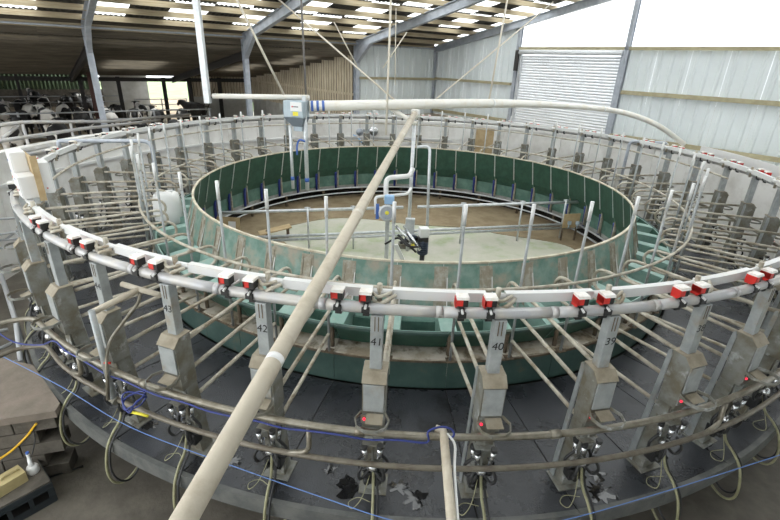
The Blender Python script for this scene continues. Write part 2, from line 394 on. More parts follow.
# portal frames
def ibeam(m_, p0, p1, depth, width, upv, th=.016):
    p0, p1 = Vector(p0), Vector(p1); d = (p1-p0); L = d.length; d.normalize(); upv = Vector(upv); upv = (upv-d*upv.dot(d)).normalized(); sd = d.cross(upv)
    Mx = Matrix(((d.x,sd.x,upv.x,p0.x),(d.y,sd.y,upv.y,p0.y),(d.z,sd.z,upv.z,p0.z),(0,0,0,1)))
    m_.box((0,-width/2,-depth/2),(L,width/2,-depth/2+th), Mx).box((0,-width/2,depth/2-th),(L,width/2,depth/2), Mx).box((0,-th/2,-depth/2),(L,th/2,depth/2), Mx); return m_
for i, s in enumerate((-9.4,-4.62,.27,5.07,9.36)):
    pf = sempty('trim_%d' % (i+1), 'blue grey steel portal frame of the shed, %s from the gable' % ordw(5-i), 'portal frame', loc=ST(s, EAVE, -1))
    inv = Matrix.Translation(-ST(s, EAVE, -1))
    dp = .3 if i < 4 else .26
    ibeam(MB(), ST(s,EAVE+.02,-1), ST(s,EAVE+.02,EZ-.2), .22, .17, MV).build('column', 'steel', pf, Mx=inv)
    ibeam(MB(), ST(s,EAVE+.1,roofz(EAVE)-.34), ST(s,RIDGE,roofz(RIDGE)-.34), dp, .16, (0,0,1)).build('rafter', 'steel', pf, Mx=inv)
    ibeam(MB(), ST(s,RIDGE,roofz(RIDGE)-.34), ST(s,RIDGE-10.6,roofz(RIDGE-10.6)-.34), dp, .16, (0,0,1)).build('rafter', 'steel', pf, Mx=inv)
    if i < 4:
        m_ = MB(); m_.add([ST(s-.07,EAVE-.08,EZ-1.0),ST(s+.07,EAVE-.08,EZ-1.0),ST(s-.07,EAVE-1.1,roofz(EAVE-1.1)-.46),ST(s+.07,EAVE-1.1,roofz(EAVE-1.1)-.46),ST(s-.07,EAVE-.08,EZ-.42),ST(s+.07,EAVE-.08,EZ-.42)],
              [(0,1,3,2),(0,2,4),(1,5,3),(2,3,5,4),(0,4,5,1)])
        m_.build('haunch', 'steel', pf, Mx=inv)
# roof: purlins, sheets, rooflights
rf = sempty('ceiling', 'dark fibre cement roof on timber purlins with pale rooflights', 'roof')
pur = [9.82-.955*i for i in range(13)]
for t in pur + [-2.9-.97*i for i in range(10)]:
    z = roofz(t)-.10; m_ = MB().box((-15,t-.038,z-.10),(9.62,t+.038,z+.05)); m_.build('purlin', 'timber', rf, Mx=SHED)
MB().box((-15,EAVE+.02,EZ-.33),(9.5,EAVE+.12,EZ-.18)).build('eaves_beam', 'timber', rf, Mx=SHED)
for k_ in range(8):
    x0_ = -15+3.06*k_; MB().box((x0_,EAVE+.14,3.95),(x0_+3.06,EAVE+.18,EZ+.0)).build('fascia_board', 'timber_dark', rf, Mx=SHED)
MB().tube([ST(-15,EAVE-.18,EZ-.28), ST(9.4,EAVE-.18,EZ-.28)], .03, 8).build('gutter_pipe', 'steel', rf)
SWD = 1.085
def corr(s0, s1, t0, t1, zf, period=.1356, amp=.018, lift=0.0):
    n = max(2, round((s1-s0)/period))*4; vs = []; fs = []
    for i in range(n+1):
        s = s0+(s1-s0)*i/n; d = amp*math.sin(2*PI*i/4)+lift
        vs += [(s, t0, zf(t0)+d), (s, t1, zf(t1)+d)]
    for i in range(n): fs.append((2*i, 2*i+2, 2*i+3, 2*i+1))
    return MB().add(vs, fs, True)
rows = [10.75,9.95-.1,7.95-.02,6.0,4.1,2.2,.3,RIDGE]
rows = [10.75, 7.93, 6.03, 4.11, 2.2, .3, RIDGE]
for ri in range(len(rows)-1):
    tA, tB = rows[ri], rows[ri+1]
    for ci in range(-13, 9):
        cs = .25 + SWD*ci; s0, s1 = cs-SWD/2, cs+SWD/2
        if s0 > 9.5: continue
        s1 = min(s1, 9.62)
        light = (ci % 2 == (0 if ri % 2 == 0 else 1)) and not (ri == 0 and cs > 6)
        if ri == 0 and light:
            corr(s0, s1, tA, 9.86, roofz).build('roof_sheet', 'roof_sheet', rf, Mx=SHED); corr(s0, s1, 9.86, tB-.06, roofz).build('rooflight', 'rooflight', rf, Mx=SHED)
        else: corr(s0, s1, tA, tB-.06, roofz, lift=.0).build('rooflight' if light else 'roof_sheet', 'rooflight' if light else 'roof_sheet', rf, Mx=SHED)
for ri, (tA, tB) in enumerate(((RIDGE,-4.0),(-4.0,-6.0),(-6.0,-8.0),(-8.0,-10.2),(-10.2,-12.6))):
    for ci in range(-13, 9):
        cs = .25 + SWD*ci; light = ci % 2 == ri % 2 and ri < 3
        corr(cs-SWD/2, min(cs+SWD/2,9.62), tA, tB-.06, roofz).build('rooflight' if light else 'roof_sheet', 'rooflight' if light else 'roof_sheet', rf, Mx=SHED)

# ---- cow barn: lean-to roof, end wall of spaced boards on concrete, far wall
ENDS, FART = 4.95, 22.7
def lz(t): return 4.12 - .117*(t-10.4)
lr = sempty('trim_6', 'dark lean-to roof over the cow barn', 'roof')
for t in [10.9+1.2*i for i in range(10)] :
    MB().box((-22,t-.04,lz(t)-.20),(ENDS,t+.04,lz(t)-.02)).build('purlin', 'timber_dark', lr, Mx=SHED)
LL = {(-7,0),(-8,1),(-2,0),(-2,1),(-3,0),(2,0),(2,1),(-12,1),(-13,0),(-5,1)}
for ci in range(-18, 5):
    cs = .25+1.085*ci; 
    for ri, (tA, tB) in enumerate(((10.4,14.5),(14.5,18.6),(18.6,23.2))):
        mt = 'rooflight' if (ci, ri) in {(-8,1),(-3,1),(-2,1),(2,1),(3,0),(-13,1)} else 'roof_sheet'
        corr(cs-.5425, min(cs+.5425,ENDS), tA, tB-.0, lz, amp=.018).build(mt, mt, lr, Mx=SHED)
for ci in range(-18, 0):
    cs = .25+1.085*ci; corr(cs-.5425, cs+.5425, 23.0, 36, lambda t: 2.75+.02*(t-23)).build('roof_sheet', 'roof_sheet', lr, Mx=SHED)
for s in (-14.2,-9.4,-4.62,.27):
    ibeam(MB(), ST(s,10.62,lz(10.5)-.34), ST(s,FART,lz(FART)-.34), .28, .14, (0,0,1)).build('rafter', 'steel_dark', lr)
MB().box((-22,FART-.08,lz(FART)-.42),(ENDS,FART+.08,lz(FART)-.22)).build('eaves_beam', 'steel_dark', lr, Mx=SHED)
bp = sempty('trim_7', 'dark posts holding up the cow barn roof', 'posts')
for s, t, mt in ((-9.4,FART,'steel_dark'),(-4.35,21.0,'steel_dark'),(-2.45,FART+.3,'steel_dark'),(-.2,FART,'steel_dark'),(-4.0,20.0,'rust_post'),(1.2,FART-.1,'steel_dark'),(2.9,FART-.1,'steel_dark'),(-7,29,'steel_dark')):
    ibeam(MB(), ST(s,t,0), ST(s,t,lz(min(t,FART))-.2), .2, .18, MV).build('post', mt, bp)
ew = sempty('wall_barn', 'spaced brown vertical boards over a pale concrete wall at the end of the barn', 'wall')
# concrete panels, then boards, along t at s = ENDS
t = 10.5
while t < FART:
    t1 = min(t+2.0, FART); MB().box((ENDS,t,0),(ENDS+.15,t1-.012,1.42)).build('concrete_panel', 'concrete_pale', ew, Mx=SHED); t += 2.0
t = 10.5; 
rb = random.Random(3)
while t < FART-.1:
    wd = .17; zt = lz(t)-.06
    MB().box((ENDS-.03+rb.uniform(0,.015),t,1.36+rb.uniform(-.03,.02)),(ENDS-.005,t+wd,zt)).build('board', 'plank', ew, Mx=SHED); t += wd+.065
for z in (1.6,2.38): MB().box((ENDS,10.5,z-.05),(ENDS+.07,FART,z+.05)).build('board_rail', 'plank', ew, Mx=SHED)
# added dark sheet outside so the gaps between boards read as shade
MB().box((ENDS+.5,10.5,0),(ENDS+.6,FART+.5,4.2)).build('dark_backing', 'underdark', ew, Mx=SHED)
s = 1.25
while s < ENDS:
    MB().box((s,FART+.02,1.42+rb.uniform(-.03,.02)),(s+.15,FART+.05,2.75)).build('board', 'plank', ew, Mx=SHED); s += .185
for k in range(2): MB().box((1.2+1.85*k,FART+.05,0),(1.2+1.85*(k+1)-.012,FART+.2,1.44)).build('concrete_panel', 'concrete_pale', ew, Mx=SHED)
MB().box((1.2,FART+.5,1.0),(ENDS+.6,FART+.6,2.9)).build('dark_backing', 'underdark', ew, Mx=SHED)  # same added dark sheet behind the far boards
# concrete return wall left of the bright opening, far netted wall
MB().box((-3.0,FART+3.0,0),(-.55,FART+3.15,2.5)).build('concrete_panel', 'concrete_pale', ew, Mx=SHED)
nw = sempty('wall_barn_far', 'dark slatted far wall of the barn with green daylight between the slats', 'wall')
MB().box((-22,34.0,0),(-2.0,34.1,1.15)).build('concrete_panel', 'block', nw, Mx=SHED)
s = -22
while s < -2:
    MB().box((s,34,1.15),(s+.16,34.04,2.35)).build('slat', 'netting', nw, Mx=SHED); s += .235
hd = MB()
hr_ = random.Random(21)
for i in range(60):
    hd.lathe([(0,-1.0),(.9,-.6),(1.15,.2),(.8,1.1),(0,1.5)], 7, Matrix.Translation(ST(-24+i*.36, 41+hr_.uniform(-.5,.5), 1.0+hr_.uniform(-.3,.8))))
struct(hd.build('hedge_outside', 'netting'), 'dark green hedge outside the slatted barn wall', 'hedge')
struct(MB().box((-30,37,-1),(12,70,-.02)).build('ground_field', 'field', Mx=SHED), 'bright green field beyond the barn opening', 'field')

# ================================================================== ROTARY
N = 46; DA = 2*PI/N; PH = -PI/2+.246
def azk(k): return PH + DA*k
def azp(k):                                      # posts stand a little wider apart along the front
    th = DA*(k+1); g_ = math.exp(-(th/.55)**2); return azk(k) + .05*th*g_ + .003*g_
NW = {38:'thirty-eight',39:'thirty-nine',40:'forty',41:'forty-one',42:'forty-two',43:'forty-three',44:'forty-four'}
def where(k):
    a = math.degrees(azk(k)) % 360
    if a > 180: a -= 360
    n = 39-k
    if 38 <= n <= 44: return 'number ' + NW[n], n
    if -131.5 < a < -118: return '%s past number forty-four on the left' % ordw(n-44), None
    if a >= 123.4 or a <= -131.5:
        i = round(((-131.5 % 360) - (a % 360))/7.826+.5); return '%s on left arc past control boxes' % ordw(max(i,1)), None
    if a >= 0: return '%s on far arc right of grey box' % ordw(int((123.4-a)/7.826)+1), None
    return '%s past number thirty-eight at right edge' % ordw(38-n), None
KS = list(range(-23, 23))

# ---- platform
pf = thing('rotary_platform', 'round rotary milking platform with black rubber matting and green kick panels', 'platform')
RP = 7.026; h = DA/2
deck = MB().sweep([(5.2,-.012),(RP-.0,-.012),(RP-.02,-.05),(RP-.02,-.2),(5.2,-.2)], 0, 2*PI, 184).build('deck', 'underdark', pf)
matm = MB().sweep([(5.22,-.012),(5.22,0),(RP-.05,0),(RP-.045,-.012)], -h+.0012, h-.0012, 5).mesh('rubber_mat', 'mat')
fasm = MB().sweep([(RP-.05,-.012),(RP-.05,.006),(RP,.006),(RP+.004,-.16),(RP-.03,-.16),(RP-.03,-.012)], -h+.0004, h-.0004, 5).mesh('edge_section', 'fascia')
kick = MB().sweep([(5.18,0),(5.18,.42),(5.16,.42),(5.16,0)], -h+.0006, h-.0006, 4).mesh('kick_panel', 'green_skirt')
ledge = MB().sweep([(5.20,.42),(5.20,.445),(4.86,.445),(4.86,.42)], -h+.001, h-.001, 4).mesh('ledge_section', 'ledge')
for k in KS:
    obj('rubber_mat', matm, pf, rz=azk(k)+h); obj('edge_section', fasm, pf, rz=azk(k)+h)
    obj('kick_panel', kick, pf, rz=azk(k)+h); obj('ledge_section', ledge, pf, rz=azk(k)+h)
MB().sweep([(5.215,.40),(5.215,.425),(5.19,.425),(5.19,.40)], 0, 2*PI, 138).build('ledge_rail', 'rust_dark', pf)
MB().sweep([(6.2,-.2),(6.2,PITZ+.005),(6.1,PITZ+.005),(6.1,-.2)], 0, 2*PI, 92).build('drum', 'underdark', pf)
MB().tube([(5.02*math.cos(2*PI*i/138),5.02*math.sin(2*PI*i/138),.60) for i in range(138)], .018, 6, True).build('manger_rail', 'rust_dark', pf)
# wet smears on the matting
wetr = random.Random(11)
for px, py, sx in ((415,498,.13),(352,486,.16),(398,487,.10),(600,492,.16),(232,460,.10),(330,470,.07),(597,475,.1),(150,425,.08),(700,440,.10)):
    c = atz(px, py, .0025); pts = []
    for i in range(22):
        a = 2*PI*i/22; q = sx*wetr.uniform(.35,1.3); pts.append((c.x+q*math.cos(a), c.y+q*.8*math.sin(a)))
    MB().prism(pts, .0015, .0035, 'xy').build('wet_patch', 'wet', pf)

# ---- island in the middle
isl = sempty('floor_island', 'pale greenish concrete island floor inside the rotary', 'floor')
MB().sweep([(0,-.25),(4.95,-.25),(4.95,-.4),(0,-.4)], 0, 2*PI, 92).build('concrete', 'island', isl)
mp = []; n_ = 60
for i in range(n_+1):
    a = R2(-14)+(R2(208)-R2(-14))*i/n_; mp.append((4.9*math.cos(a), 4.9*math.sin(a)))
inner = []
for i in range(n_+1):
    a = R2(205)+(R2(-12)-R2(205))*i/n_; r = 2.9+.35*math.sin(a*3+1)+.15*math.sin(a*7); inner.append((r*math.cos(a)*1.2, .3+r*math.sin(a)*.62))
MB().prism(mp+inner, -.249, -.235, 'xy').build('mud_layer', 'mud', isl)
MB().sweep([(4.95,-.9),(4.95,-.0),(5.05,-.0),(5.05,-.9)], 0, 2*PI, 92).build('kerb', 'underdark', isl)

# ---- ring lines
mr = thing('milk_line_ring', 'grey milk pipe ring running over all milking posts', 'pipe ring', (0,0,1.967))
RM = 6.714
sec = MB().tube([(RM*math.cos(a),RM*math.sin(a),0) for a in [-h+.004+(2*h-.008)*i/6 for i in range(7)]], .045, 12).mesh('pipe_section', 'milk_pipe')
cpl = MB().tube([(RM*math.cos(a),RM*math.sin(a),0) for a in (-.004,.004)], .048, 12).mesh('coupler', 'milk_pipe')
for k in KS: obj('pipe_section', sec, mr, rz=azk(k)); obj('coupler', cpl, mr, rz=azk(k)+h*.99)
wr = thing('vacuum_channel_ring', 'white square pulse line ring just above the milk pipe ring', 'pipe ring', (0,0,2.05))
RW = 6.59
csec = MB().sweep([(RW-.028,-.04),(RW+.028,-.04),(RW+.028,.04),(RW-.028,.04)], -h+.012, h-.012, 5).mesh('channel_section', 'white_channel')
jn = MB().tube([(RW*math.cos(a),RW*math.sin(a),0) for a in (-.013,.013)], .03, 10).mesh('channel_joint', 'white_plastic')
for k in KS: obj('channel_section', csec, wr, rz=azk(k)+h); obj('channel_joint', jn, wr, rz=azk(k))
RH = 5.25
hr = MB().tube([(RH*math.cos(2*PI*i/138),RH*math.sin(2*PI*i/138),0) for i in range(138)], .02, 8, True).build('head_rail_ring', 'rail_dirty', loc=(0,0,1.416))
tag(hr, 'thin dirty cream rail ring above the green feed mangers', 'rail')
# ---- milking posts (local x = outwards from the axis, origin at r = 6.6)
R0 = 6.6
def lx(r): return r-R0
P = {}
P['upright'] = MB().box((lx(6.675),-.05,1.38),(lx(6.765),.05,1.925), bev=.006).mesh('upright', 'galv')
P['slot'] = MB().box((lx(6.764),-.004,1.79),(lx(6.768),.004,1.92)).mesh('slot', 'rust_dark')
P['housing'] = MB().prism([(lx(6.66),.88),(lx(6.84),.88),(lx(6.85),1.35),(lx(6.785),1.42),(lx(6.66),1.42)], -.097, .097).mesh('housing', 'galv_dirty')
P['housing_cap'] = MB().prism([(lx(6.65),1.422),(lx(6.788),1.422),(lx(6.86),1.348),(lx(6.865),1.354),(lx(6.792),1.430),(lx(6.65),1.430)], -.101, .101).mesh('housing_cap', 'housing_cap')
P['front_panel'] = MB().box((lx(6.848),-.086,1.07),(lx(6.862),.086,1.34), bev=.003).mesh('front_panel', 'galv')
P['side_plate'] = MB().prism([(lx(6.545),0.02),(lx(6.61),0.02),(lx(6.665),1.36),(lx(6.65),1.42),(lx(6.625),1.40)], -.108, -.097).mesh('side_plate', 'galv')
P['leg'] = MB().prism([(lx(6.57),.012),(lx(6.72),.012),(lx(6.79),.88),(lx(6.65),.88)], -.078, .078).mesh('leg', 'galv_dirty')
P['foot_plate'] = MB().box((lx(6.53),-.13,0),(lx(6.77),.13,.014)).mesh('foot_plate', 'galv_dirty')
bk = [(lx(6.85),-.10),(lx(6.94),-.14),(lx(7.03),-.115),(lx(7.075),-.05),(lx(7.075),.05),(lx(7.03),.115),(lx(6.94),.14),(lx(6.85),.10)]
m_ = MB()
for i in range(len(bk)-1):
    (xa,ya),(xb,yb) = bk[i], bk[i+1]; dx, dy = xb-xa, yb-ya; L = math.hypot(dx,dy); nx, ny = -dy/L*.004, dx/L*.004
    m_.prism([(xa-nx,ya-ny),(xb-nx,yb-ny),(xb+nx,yb+ny),(xa+nx,ya+ny)], 1.04, 1.07, 'xy')
P['cluster_bracket'] = m_.mesh('cluster_bracket', 'galv_dirty')
P['lower_panel'] = MB().box((lx(6.792),-.075,.55),(lx(6.804),.075,.87), Matrix.Identity(4)).mesh('lower_panel', 'galv_dirty')
P['bracket_plate'] = MB().prism([(lx(6.86),1.045),(lx(6.96),1.02),(lx(6.962),1.027),(lx(6.862),1.052)], -.055, .085).mesh('bracket_plate', 'housing_cap')
P['lamp_plate'] = MB().box((lx(6.842),-.105,.93),(lx(6.856),-.02,1.02), bev=.003).mesh('lamp_plate', 'galv_dirty')
P['indicator_lamp'] = MB().tube([(lx(6.855),-.075,.985),(lx(6.868),-.075,.985)], .011, 10).mesh('indicator_lamp', 'led')
P['hose_bundle'] = MB().tube(spline([(lx(6.62),-.11,2.04),(lx(6.67),-.05,2.03),(lx(6.68),.0,1.99),(lx(6.70),.06,2.03),(lx(6.63),.13,2.05)],4), .017, 7)\
    .tube(spline([(lx(6.64),-.08,2.09),(lx(6.69),.0,2.06),(lx(6.64),.10,2.08)],4), .014, 7).tube([(lx(6.60),0,1.93),(lx(6.60),0,2.13)], .022, 8).mesh('hose_bundle', 'rail_dirty')
nums = {n: text_mesh(str(n), .098, 'ink') for n in range(38, 45)}
NM = Matrix(((0,0,1,lx(6.7665)),(1,0,0,0),(0,1,0,1.69),(0,0,0,1)))
for k in KS:
    a = azp(k); wd, n = where(k)
    lab = ('galvanised milking post painted with the number %s' % NW[n]) if n else 'galvanised milking post, %s' % wd
    t = thing('milking_post', lab, 'post', (R0*math.cos(a), R0*math.sin(a), 0), a, 'milking posts round the platform')
    for nm in ('upright','housing','housing_cap','front_panel','side_plate','leg','foot_plate','cluster_bracket','bracket_plate','lamp_plate','indicator_lamp','hose_bundle','lower_panel'):
        obj(nm, P[nm], t)
    for dy in (-.014, .014): obj('slot', P['slot'], t, loc=(0,dy,0))
    if n: o = obj('number_mark', nums[n], t, Mx=NM); o['label'] = 'black hand painted number'

# ---- stall dividers: looped double rail, lower rail, tall head pole
loop = [Vector((lx(6.64),.06,1.34)), Vector((lx(5.02),.03,1.36))] + arc((lx(5.02),.03,1.21), .15, PI/2, 3*PI/2, 8, (1,0,0), (0,0,1))[1:] + [Vector((lx(6.64),.06,1.02))]
D = {'rail_loop': MB().tube(loop, .021, 8).mesh('rail_loop', 'rail_dirty'),
     'lower_rail': MB().tube([(lx(6.62),.06,.70),(lx(5.24),.0,.70)], .021, 8).mesh('lower_rail', 'rail_dirty'),
     'head_pole': MB().tube([(lx(5.225),0,.445),(lx(5.225),0,2.2)], .017, 8).mesh('head_pole', 'galv'),
     'pole_sleeve': MB().tube([(lx(5.225),0,2.18),(lx(5.225),0,2.405)], .021, 8).mesh('pole_sleeve', 'white_plastic'),
     'pole_foot': MB().box((lx(5.17),-.05,.446),(lx(5.22)+.055,.05,.455)).tube([(lx(5.10),.0,.445),(lx(5.10),.0,.74)], .028, 8).mesh('pole_foot', 'rust_dark')}
for k in KS:
    a = azp(k); wd, n = where(k)
    t = thing('stall_divider', 'looped stall rails and thin pole, post %s' % wd, 'divider', (R0*math.cos(a), R0*math.sin(a), 0), a, 'stall dividers round the platform')
    for nm, me in D.items(): obj(nm, me, t)

# ---- feed mangers with tall back panels
RT, RB = 4.39, 4.55
hh = h-.0012
man = {}
man['back_panel'] = MB().sweep([(RT+.012,1.37),(RT,1.37),(RB,.73),(RB+.012,.73)], -hh, hh, 4)
bpm = man['back_panel']
# material split: outer (cow side) faded, inner dark
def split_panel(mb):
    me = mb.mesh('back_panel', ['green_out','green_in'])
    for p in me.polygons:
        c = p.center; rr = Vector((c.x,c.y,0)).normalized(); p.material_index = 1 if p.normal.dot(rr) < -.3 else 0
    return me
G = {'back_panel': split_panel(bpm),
 'rim_cap': MB().sweep([(RT-.012,1.366),(RT-.012,1.392),(RT+.026,1.392),(RT+.026,1.366)], -h, h, 4).mesh('rim_cap', 'rim'),
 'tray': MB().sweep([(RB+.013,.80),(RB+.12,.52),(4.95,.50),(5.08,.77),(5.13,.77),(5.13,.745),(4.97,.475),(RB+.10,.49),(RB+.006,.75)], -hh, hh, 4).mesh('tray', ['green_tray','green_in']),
 'tray_lip': MB().sweep([(5.10,.745),(5.10,.775),(5.145,.775),(5.145,.745)], -h+.002, h-.002, 4).mesh('tray_lip', 'green_skirt'),
 'under_box': MB().sweep([(RB+.14,.66),(RB+.11,.66),(RB+.13,.16),(RB+.22,.16)], -hh*.93, hh*.93, 4).mesh('under_box', 'green_under'),
 'base_strip': MB().sweep([(RB+.155,.16),(RB+.145,.24),(RB+.15,.24),(RB+.18,.02),(RB+.165,.02)], -hh*.97, hh*.97, 4).mesh('base_strip', 'grey_base'),
}
for p_ in G['tray'].polygons: p_.material_index = 1 if p_.normal.z < -.2 or Vector((p_.center.x,p_.center.y,0)).normalized().dot(p_.normal) < -.85 or p_.center.z < .54 else 0  # tray bottoms and undersides take the dark green, pocket shade put into the colour
G2 = {'partition': MB().prism([(RB+.10,.53),(4.95,.51),(5.09,.775),(4.95,.80),(RB+.02,.84)], -.10, .10).mesh('partition', 'green_tray'),
 'joint_strip': MB().prism([(RT-.010,1.365),(RT-.001,1.365),(RB-.002,.73),(RB-.012,.73)], -.012, .012).mesh('joint_strip', 'galv_clean'),
 'bracket': MB().prism([(RT+.024,1.33),(RT+.012,1.33),(RB+.012,.76),(RB+.024,.76)], -.12, .06).prism([(RT+.045,1.29),(RT+.022,1.29),(RB+.022,.76),(RB+.045,.76)], -.10, -.085).prism([(RT+.045,1.29),(RT+.022,1.29),(RB+.022,.76),(RB+.045,.76)], .02, .035).mesh('bracket', 'bracket'),
 'white_strap': MB().prism([(RT+.045,1.24),(RT+.036,1.24),(RB+.036,.80),(RB+.045,.80)], .045, .058).mesh('white_strap', 'white_plastic'),
 'stay': MB().box((RB+.04,-.05,.14),(RB+.10,-.02,.70)).mesh('stay', 'bracket'),
 'feed_hose': MB().tube([(RB+.06,.03,.60),(RB+.08,.03,.5),(RB+.09,.03,.25),(RB+.10,.02,.10)], .032, 8).mesh('feed_hose', 'blue_hose')}
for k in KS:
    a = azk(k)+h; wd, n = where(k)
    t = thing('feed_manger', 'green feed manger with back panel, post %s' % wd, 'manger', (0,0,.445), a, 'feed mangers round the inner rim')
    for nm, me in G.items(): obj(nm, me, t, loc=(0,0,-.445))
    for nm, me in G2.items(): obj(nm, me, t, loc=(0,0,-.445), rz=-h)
# pipe ring and stands under the mangers on the island side
ir = thing('inner_pipe_ring', 'pair of thin pipes on short legs under the inner rim of mangers', 'pipe ring', (0,0,-.25))
for r_, z_ in ((4.62,.32),(4.52,.20)):
    MB().tube([(r_*math.cos(2*PI*i/120),r_*math.sin(2*PI*i/120),z_) for i in range(120)], .02, 6, True).build('pipe', 'galv_clean', ir)
lg = MB().box((4.6,-.03,0),(4.66,.03,.30)).mesh('leg', 'rust_dark')
for k in range(23): obj('leg', lg, ir, rz=2*PI*k/23)

# ---- pulsators, two on the milk pipe beside each post
PU = {'body': MB().prism([(-.035,.075),(.035,.075),(.045,.085),(.045,.15),(-.045,.15),(-.045,.085)], -.045, .045, 'xz').mesh('body', 'black'),
 'red_cover': MB().prism([(-.05,.06),(.02,.06),(.048,.09),(.048,.152),(-.052,.152)], -.062, -.0455).box((-.052,-.062,.09),(.048,.0,.151)).mesh('red_cover', 'red'),
 'cap': MB().prism([(-.055,.152),(.055,.152),(.045,.175),(-.045,.175)], -.058, .05).mesh('cap', 'redcap'),
 'neck': MB().tube([(0,0,.03),(0,0,.08)], .02, 8).mesh('neck', 'black'),
 'clamp': MB().tube([(0,-.022,0),(0,.022,0)], .056, 12).box((-.02,-.03,-.075),(.02,.03,-.045)).box((.03,-.035,-.02),(.068,.035,.03)).mesh('clamp', 'black'),
 'nozzle': MB().tube([(.03,0,.045),(.075,.0,.03)], .012, 6).tube([(-.02,.02,.05),(-.08,.05,.06),(-.12,.06,.07)], .011, 6).mesh('nozzle', 'white_plastic')}
for k in KS:
    wd, n = where(k)
    for off, sd in ((-2.65,'left'),(-.77,'right')):
        a = azp(k)+R2(off); far = math.sin(a) > .15 or math.cos(a) < -.9
        if R2(-141) < a < R2(-131): continue        # the control boxes take this place
        t = thing('pulsator', 'red pulsator box, %s one, post %s' % ('left' if n or (math.sin(a) < 0 and math.cos(a) > -.9) else 'inner pair', wd) if False else 'red pulsator box, %s of the pair, post %s' % (sd if math.sin(a) < .1 else ('right' if sd == 'left' else 'left'), wd),
                  'pulsator', (RM*math.cos(a), RM*math.sin(a), 1.967), a, 'pulsators along the milk pipe ring')
        t.scale = (.88,.88,.88)
        for nm, me in PU.items(): obj(nm, me, t)

# ---- milking clusters hung at the posts, hoses drooping over the platform edge
CL = {}
Rc = 6.80
m_ = MB().lathe([(0,.0),(.045,.005),(.06,.04),(.05,.075),(.02,.09),(0,.09)], 12, Matrix.Translation((lx(Rc),0,.36)))
CL['claw'] = m_.mesh('claw', 'steel_bright')
cups = []
for i, (dx, dy) in enumerate(((-.03,-.07),(-.03,.07),(.055,-.06),(.055,.06))):
    cups.append(MB().tube([(lx(Rc)+dx,dy,.50+.02*i),(lx(Rc)+dx*1.2,dy*1.15,.62+.02*i)], [.022,.026], 8).mesh('teat_cup', 'steel_bright'))
liners = [MB().tube([(lx(Rc)+dx*1.2,dy*1.15,.62+.02*i),(lx(Rc)+dx*1.2,dy*1.18,.655+.02*i)], .03, 8).mesh('liner', 'black_rubber') for i, (dx, dy) in enumerate(((-.03,-.07),(-.03,.07),(.055,-.06),(.055,.06)))]
m_ = MB()
for dx, dy in ((-.03,-.07),(-.03,.07),(.055,-.06),(.055,.06)):
    m_.tube(spline([(lx(Rc)+dx,dy,.51),(lx(Rc)+dx*1.8,dy*1.9,.40),(lx(Rc)+dx*1.2,dy*1.6,.30),(lx(Rc)+dx*.4,dy*.5,.36)],4), .015, 6)
CL['short_tubes'] = m_.mesh('short_tubes', 'black_rubber')
CL['hook'] = MB().tube([(lx(6.66),0,.72),(lx(6.80),0,.74),(lx(6.82),0,.66),(lx(6.80),0,.45)], .01, 6).box((lx(6.69),-.09,.68),(lx(6.86),.09,.70)).mesh('hook', 'galv_dirty')
CL['control_unit'] = MB().box((lx(6.69),-.085,.16),(lx(6.80),.085,.30), bev=.015).tube([(lx(6.78),-.045,.22),(lx(6.84),-.045,.22)], .028, 10).tube([(lx(6.78),.045,.22),(lx(6.84),.045,.22)], .028, 10).mesh('control_unit', 'black')
CL['milk_hose'] = MB().tube(spline([(lx(6.80),.01,.36),(lx(6.87),.02,.16),(lx(6.98),.03,.06),(lx(7.075),.04,-.08),(lx(7.13),.05,-.32),(lx(7.10),.07,-.50),(lx(6.98),.09,-.56),(lx(6.80),.10,-.46),(lx(6.66),.10,-.30)],5), .014, 7).mesh('milk_hose', 'hose')
CL['pulse_hose'] = MB().tube(spline([(lx(6.80),.04,.30),(lx(6.87),.06,.14),(lx(6.98),.07,.05),(lx(7.07),.08,-.08),(lx(7.11),.10,-.32),(lx(7.06),.13,-.48),(lx(6.94),.15,-.52),(lx(6.74),.14,-.34)],5), .011, 7).mesh('pulse_hose', 'black_rubber')
CL['loose_tube'] = MB().tube(spline([(lx(6.82),-.02,.3),(lx(6.92),-.08,.12),(lx(6.97),-.16,.04),(lx(6.90),-.20,.03),(lx(6.84),-.12,.03),(lx(6.9),.0,.06)],5), .004, 6).mesh('loose_tube', 'hose')
for k in KS:
    a = azp(k); wd, n = where(k)
    t = thing('milking_cluster', 'milking cluster with steel cups, post %s' % wd, 'milking cluster',
              (R0*math.cos(a), R0*math.sin(a), 0), a, 'milking clusters hung on the posts')
    for nm, me in CL.items(): obj(nm, me, t)
    for c_, l_ in zip(cups, liners): q = obj('teat_cup', c_, t); obj('liner', l_, q)

# ================================================================== STATIC RAILS AND PIPES
def pt(r, az, z): return Vector((r*math.cos(R2(az)), r*math.sin(R2(az)), z))
def pipe(name, pts, r, mt, label, cat, n=10, parent=None, **kw):
    o = MB().tube(pts, r, n).build(name, mt, parent)
    if parent is None: tag(o, label, cat)
    return o
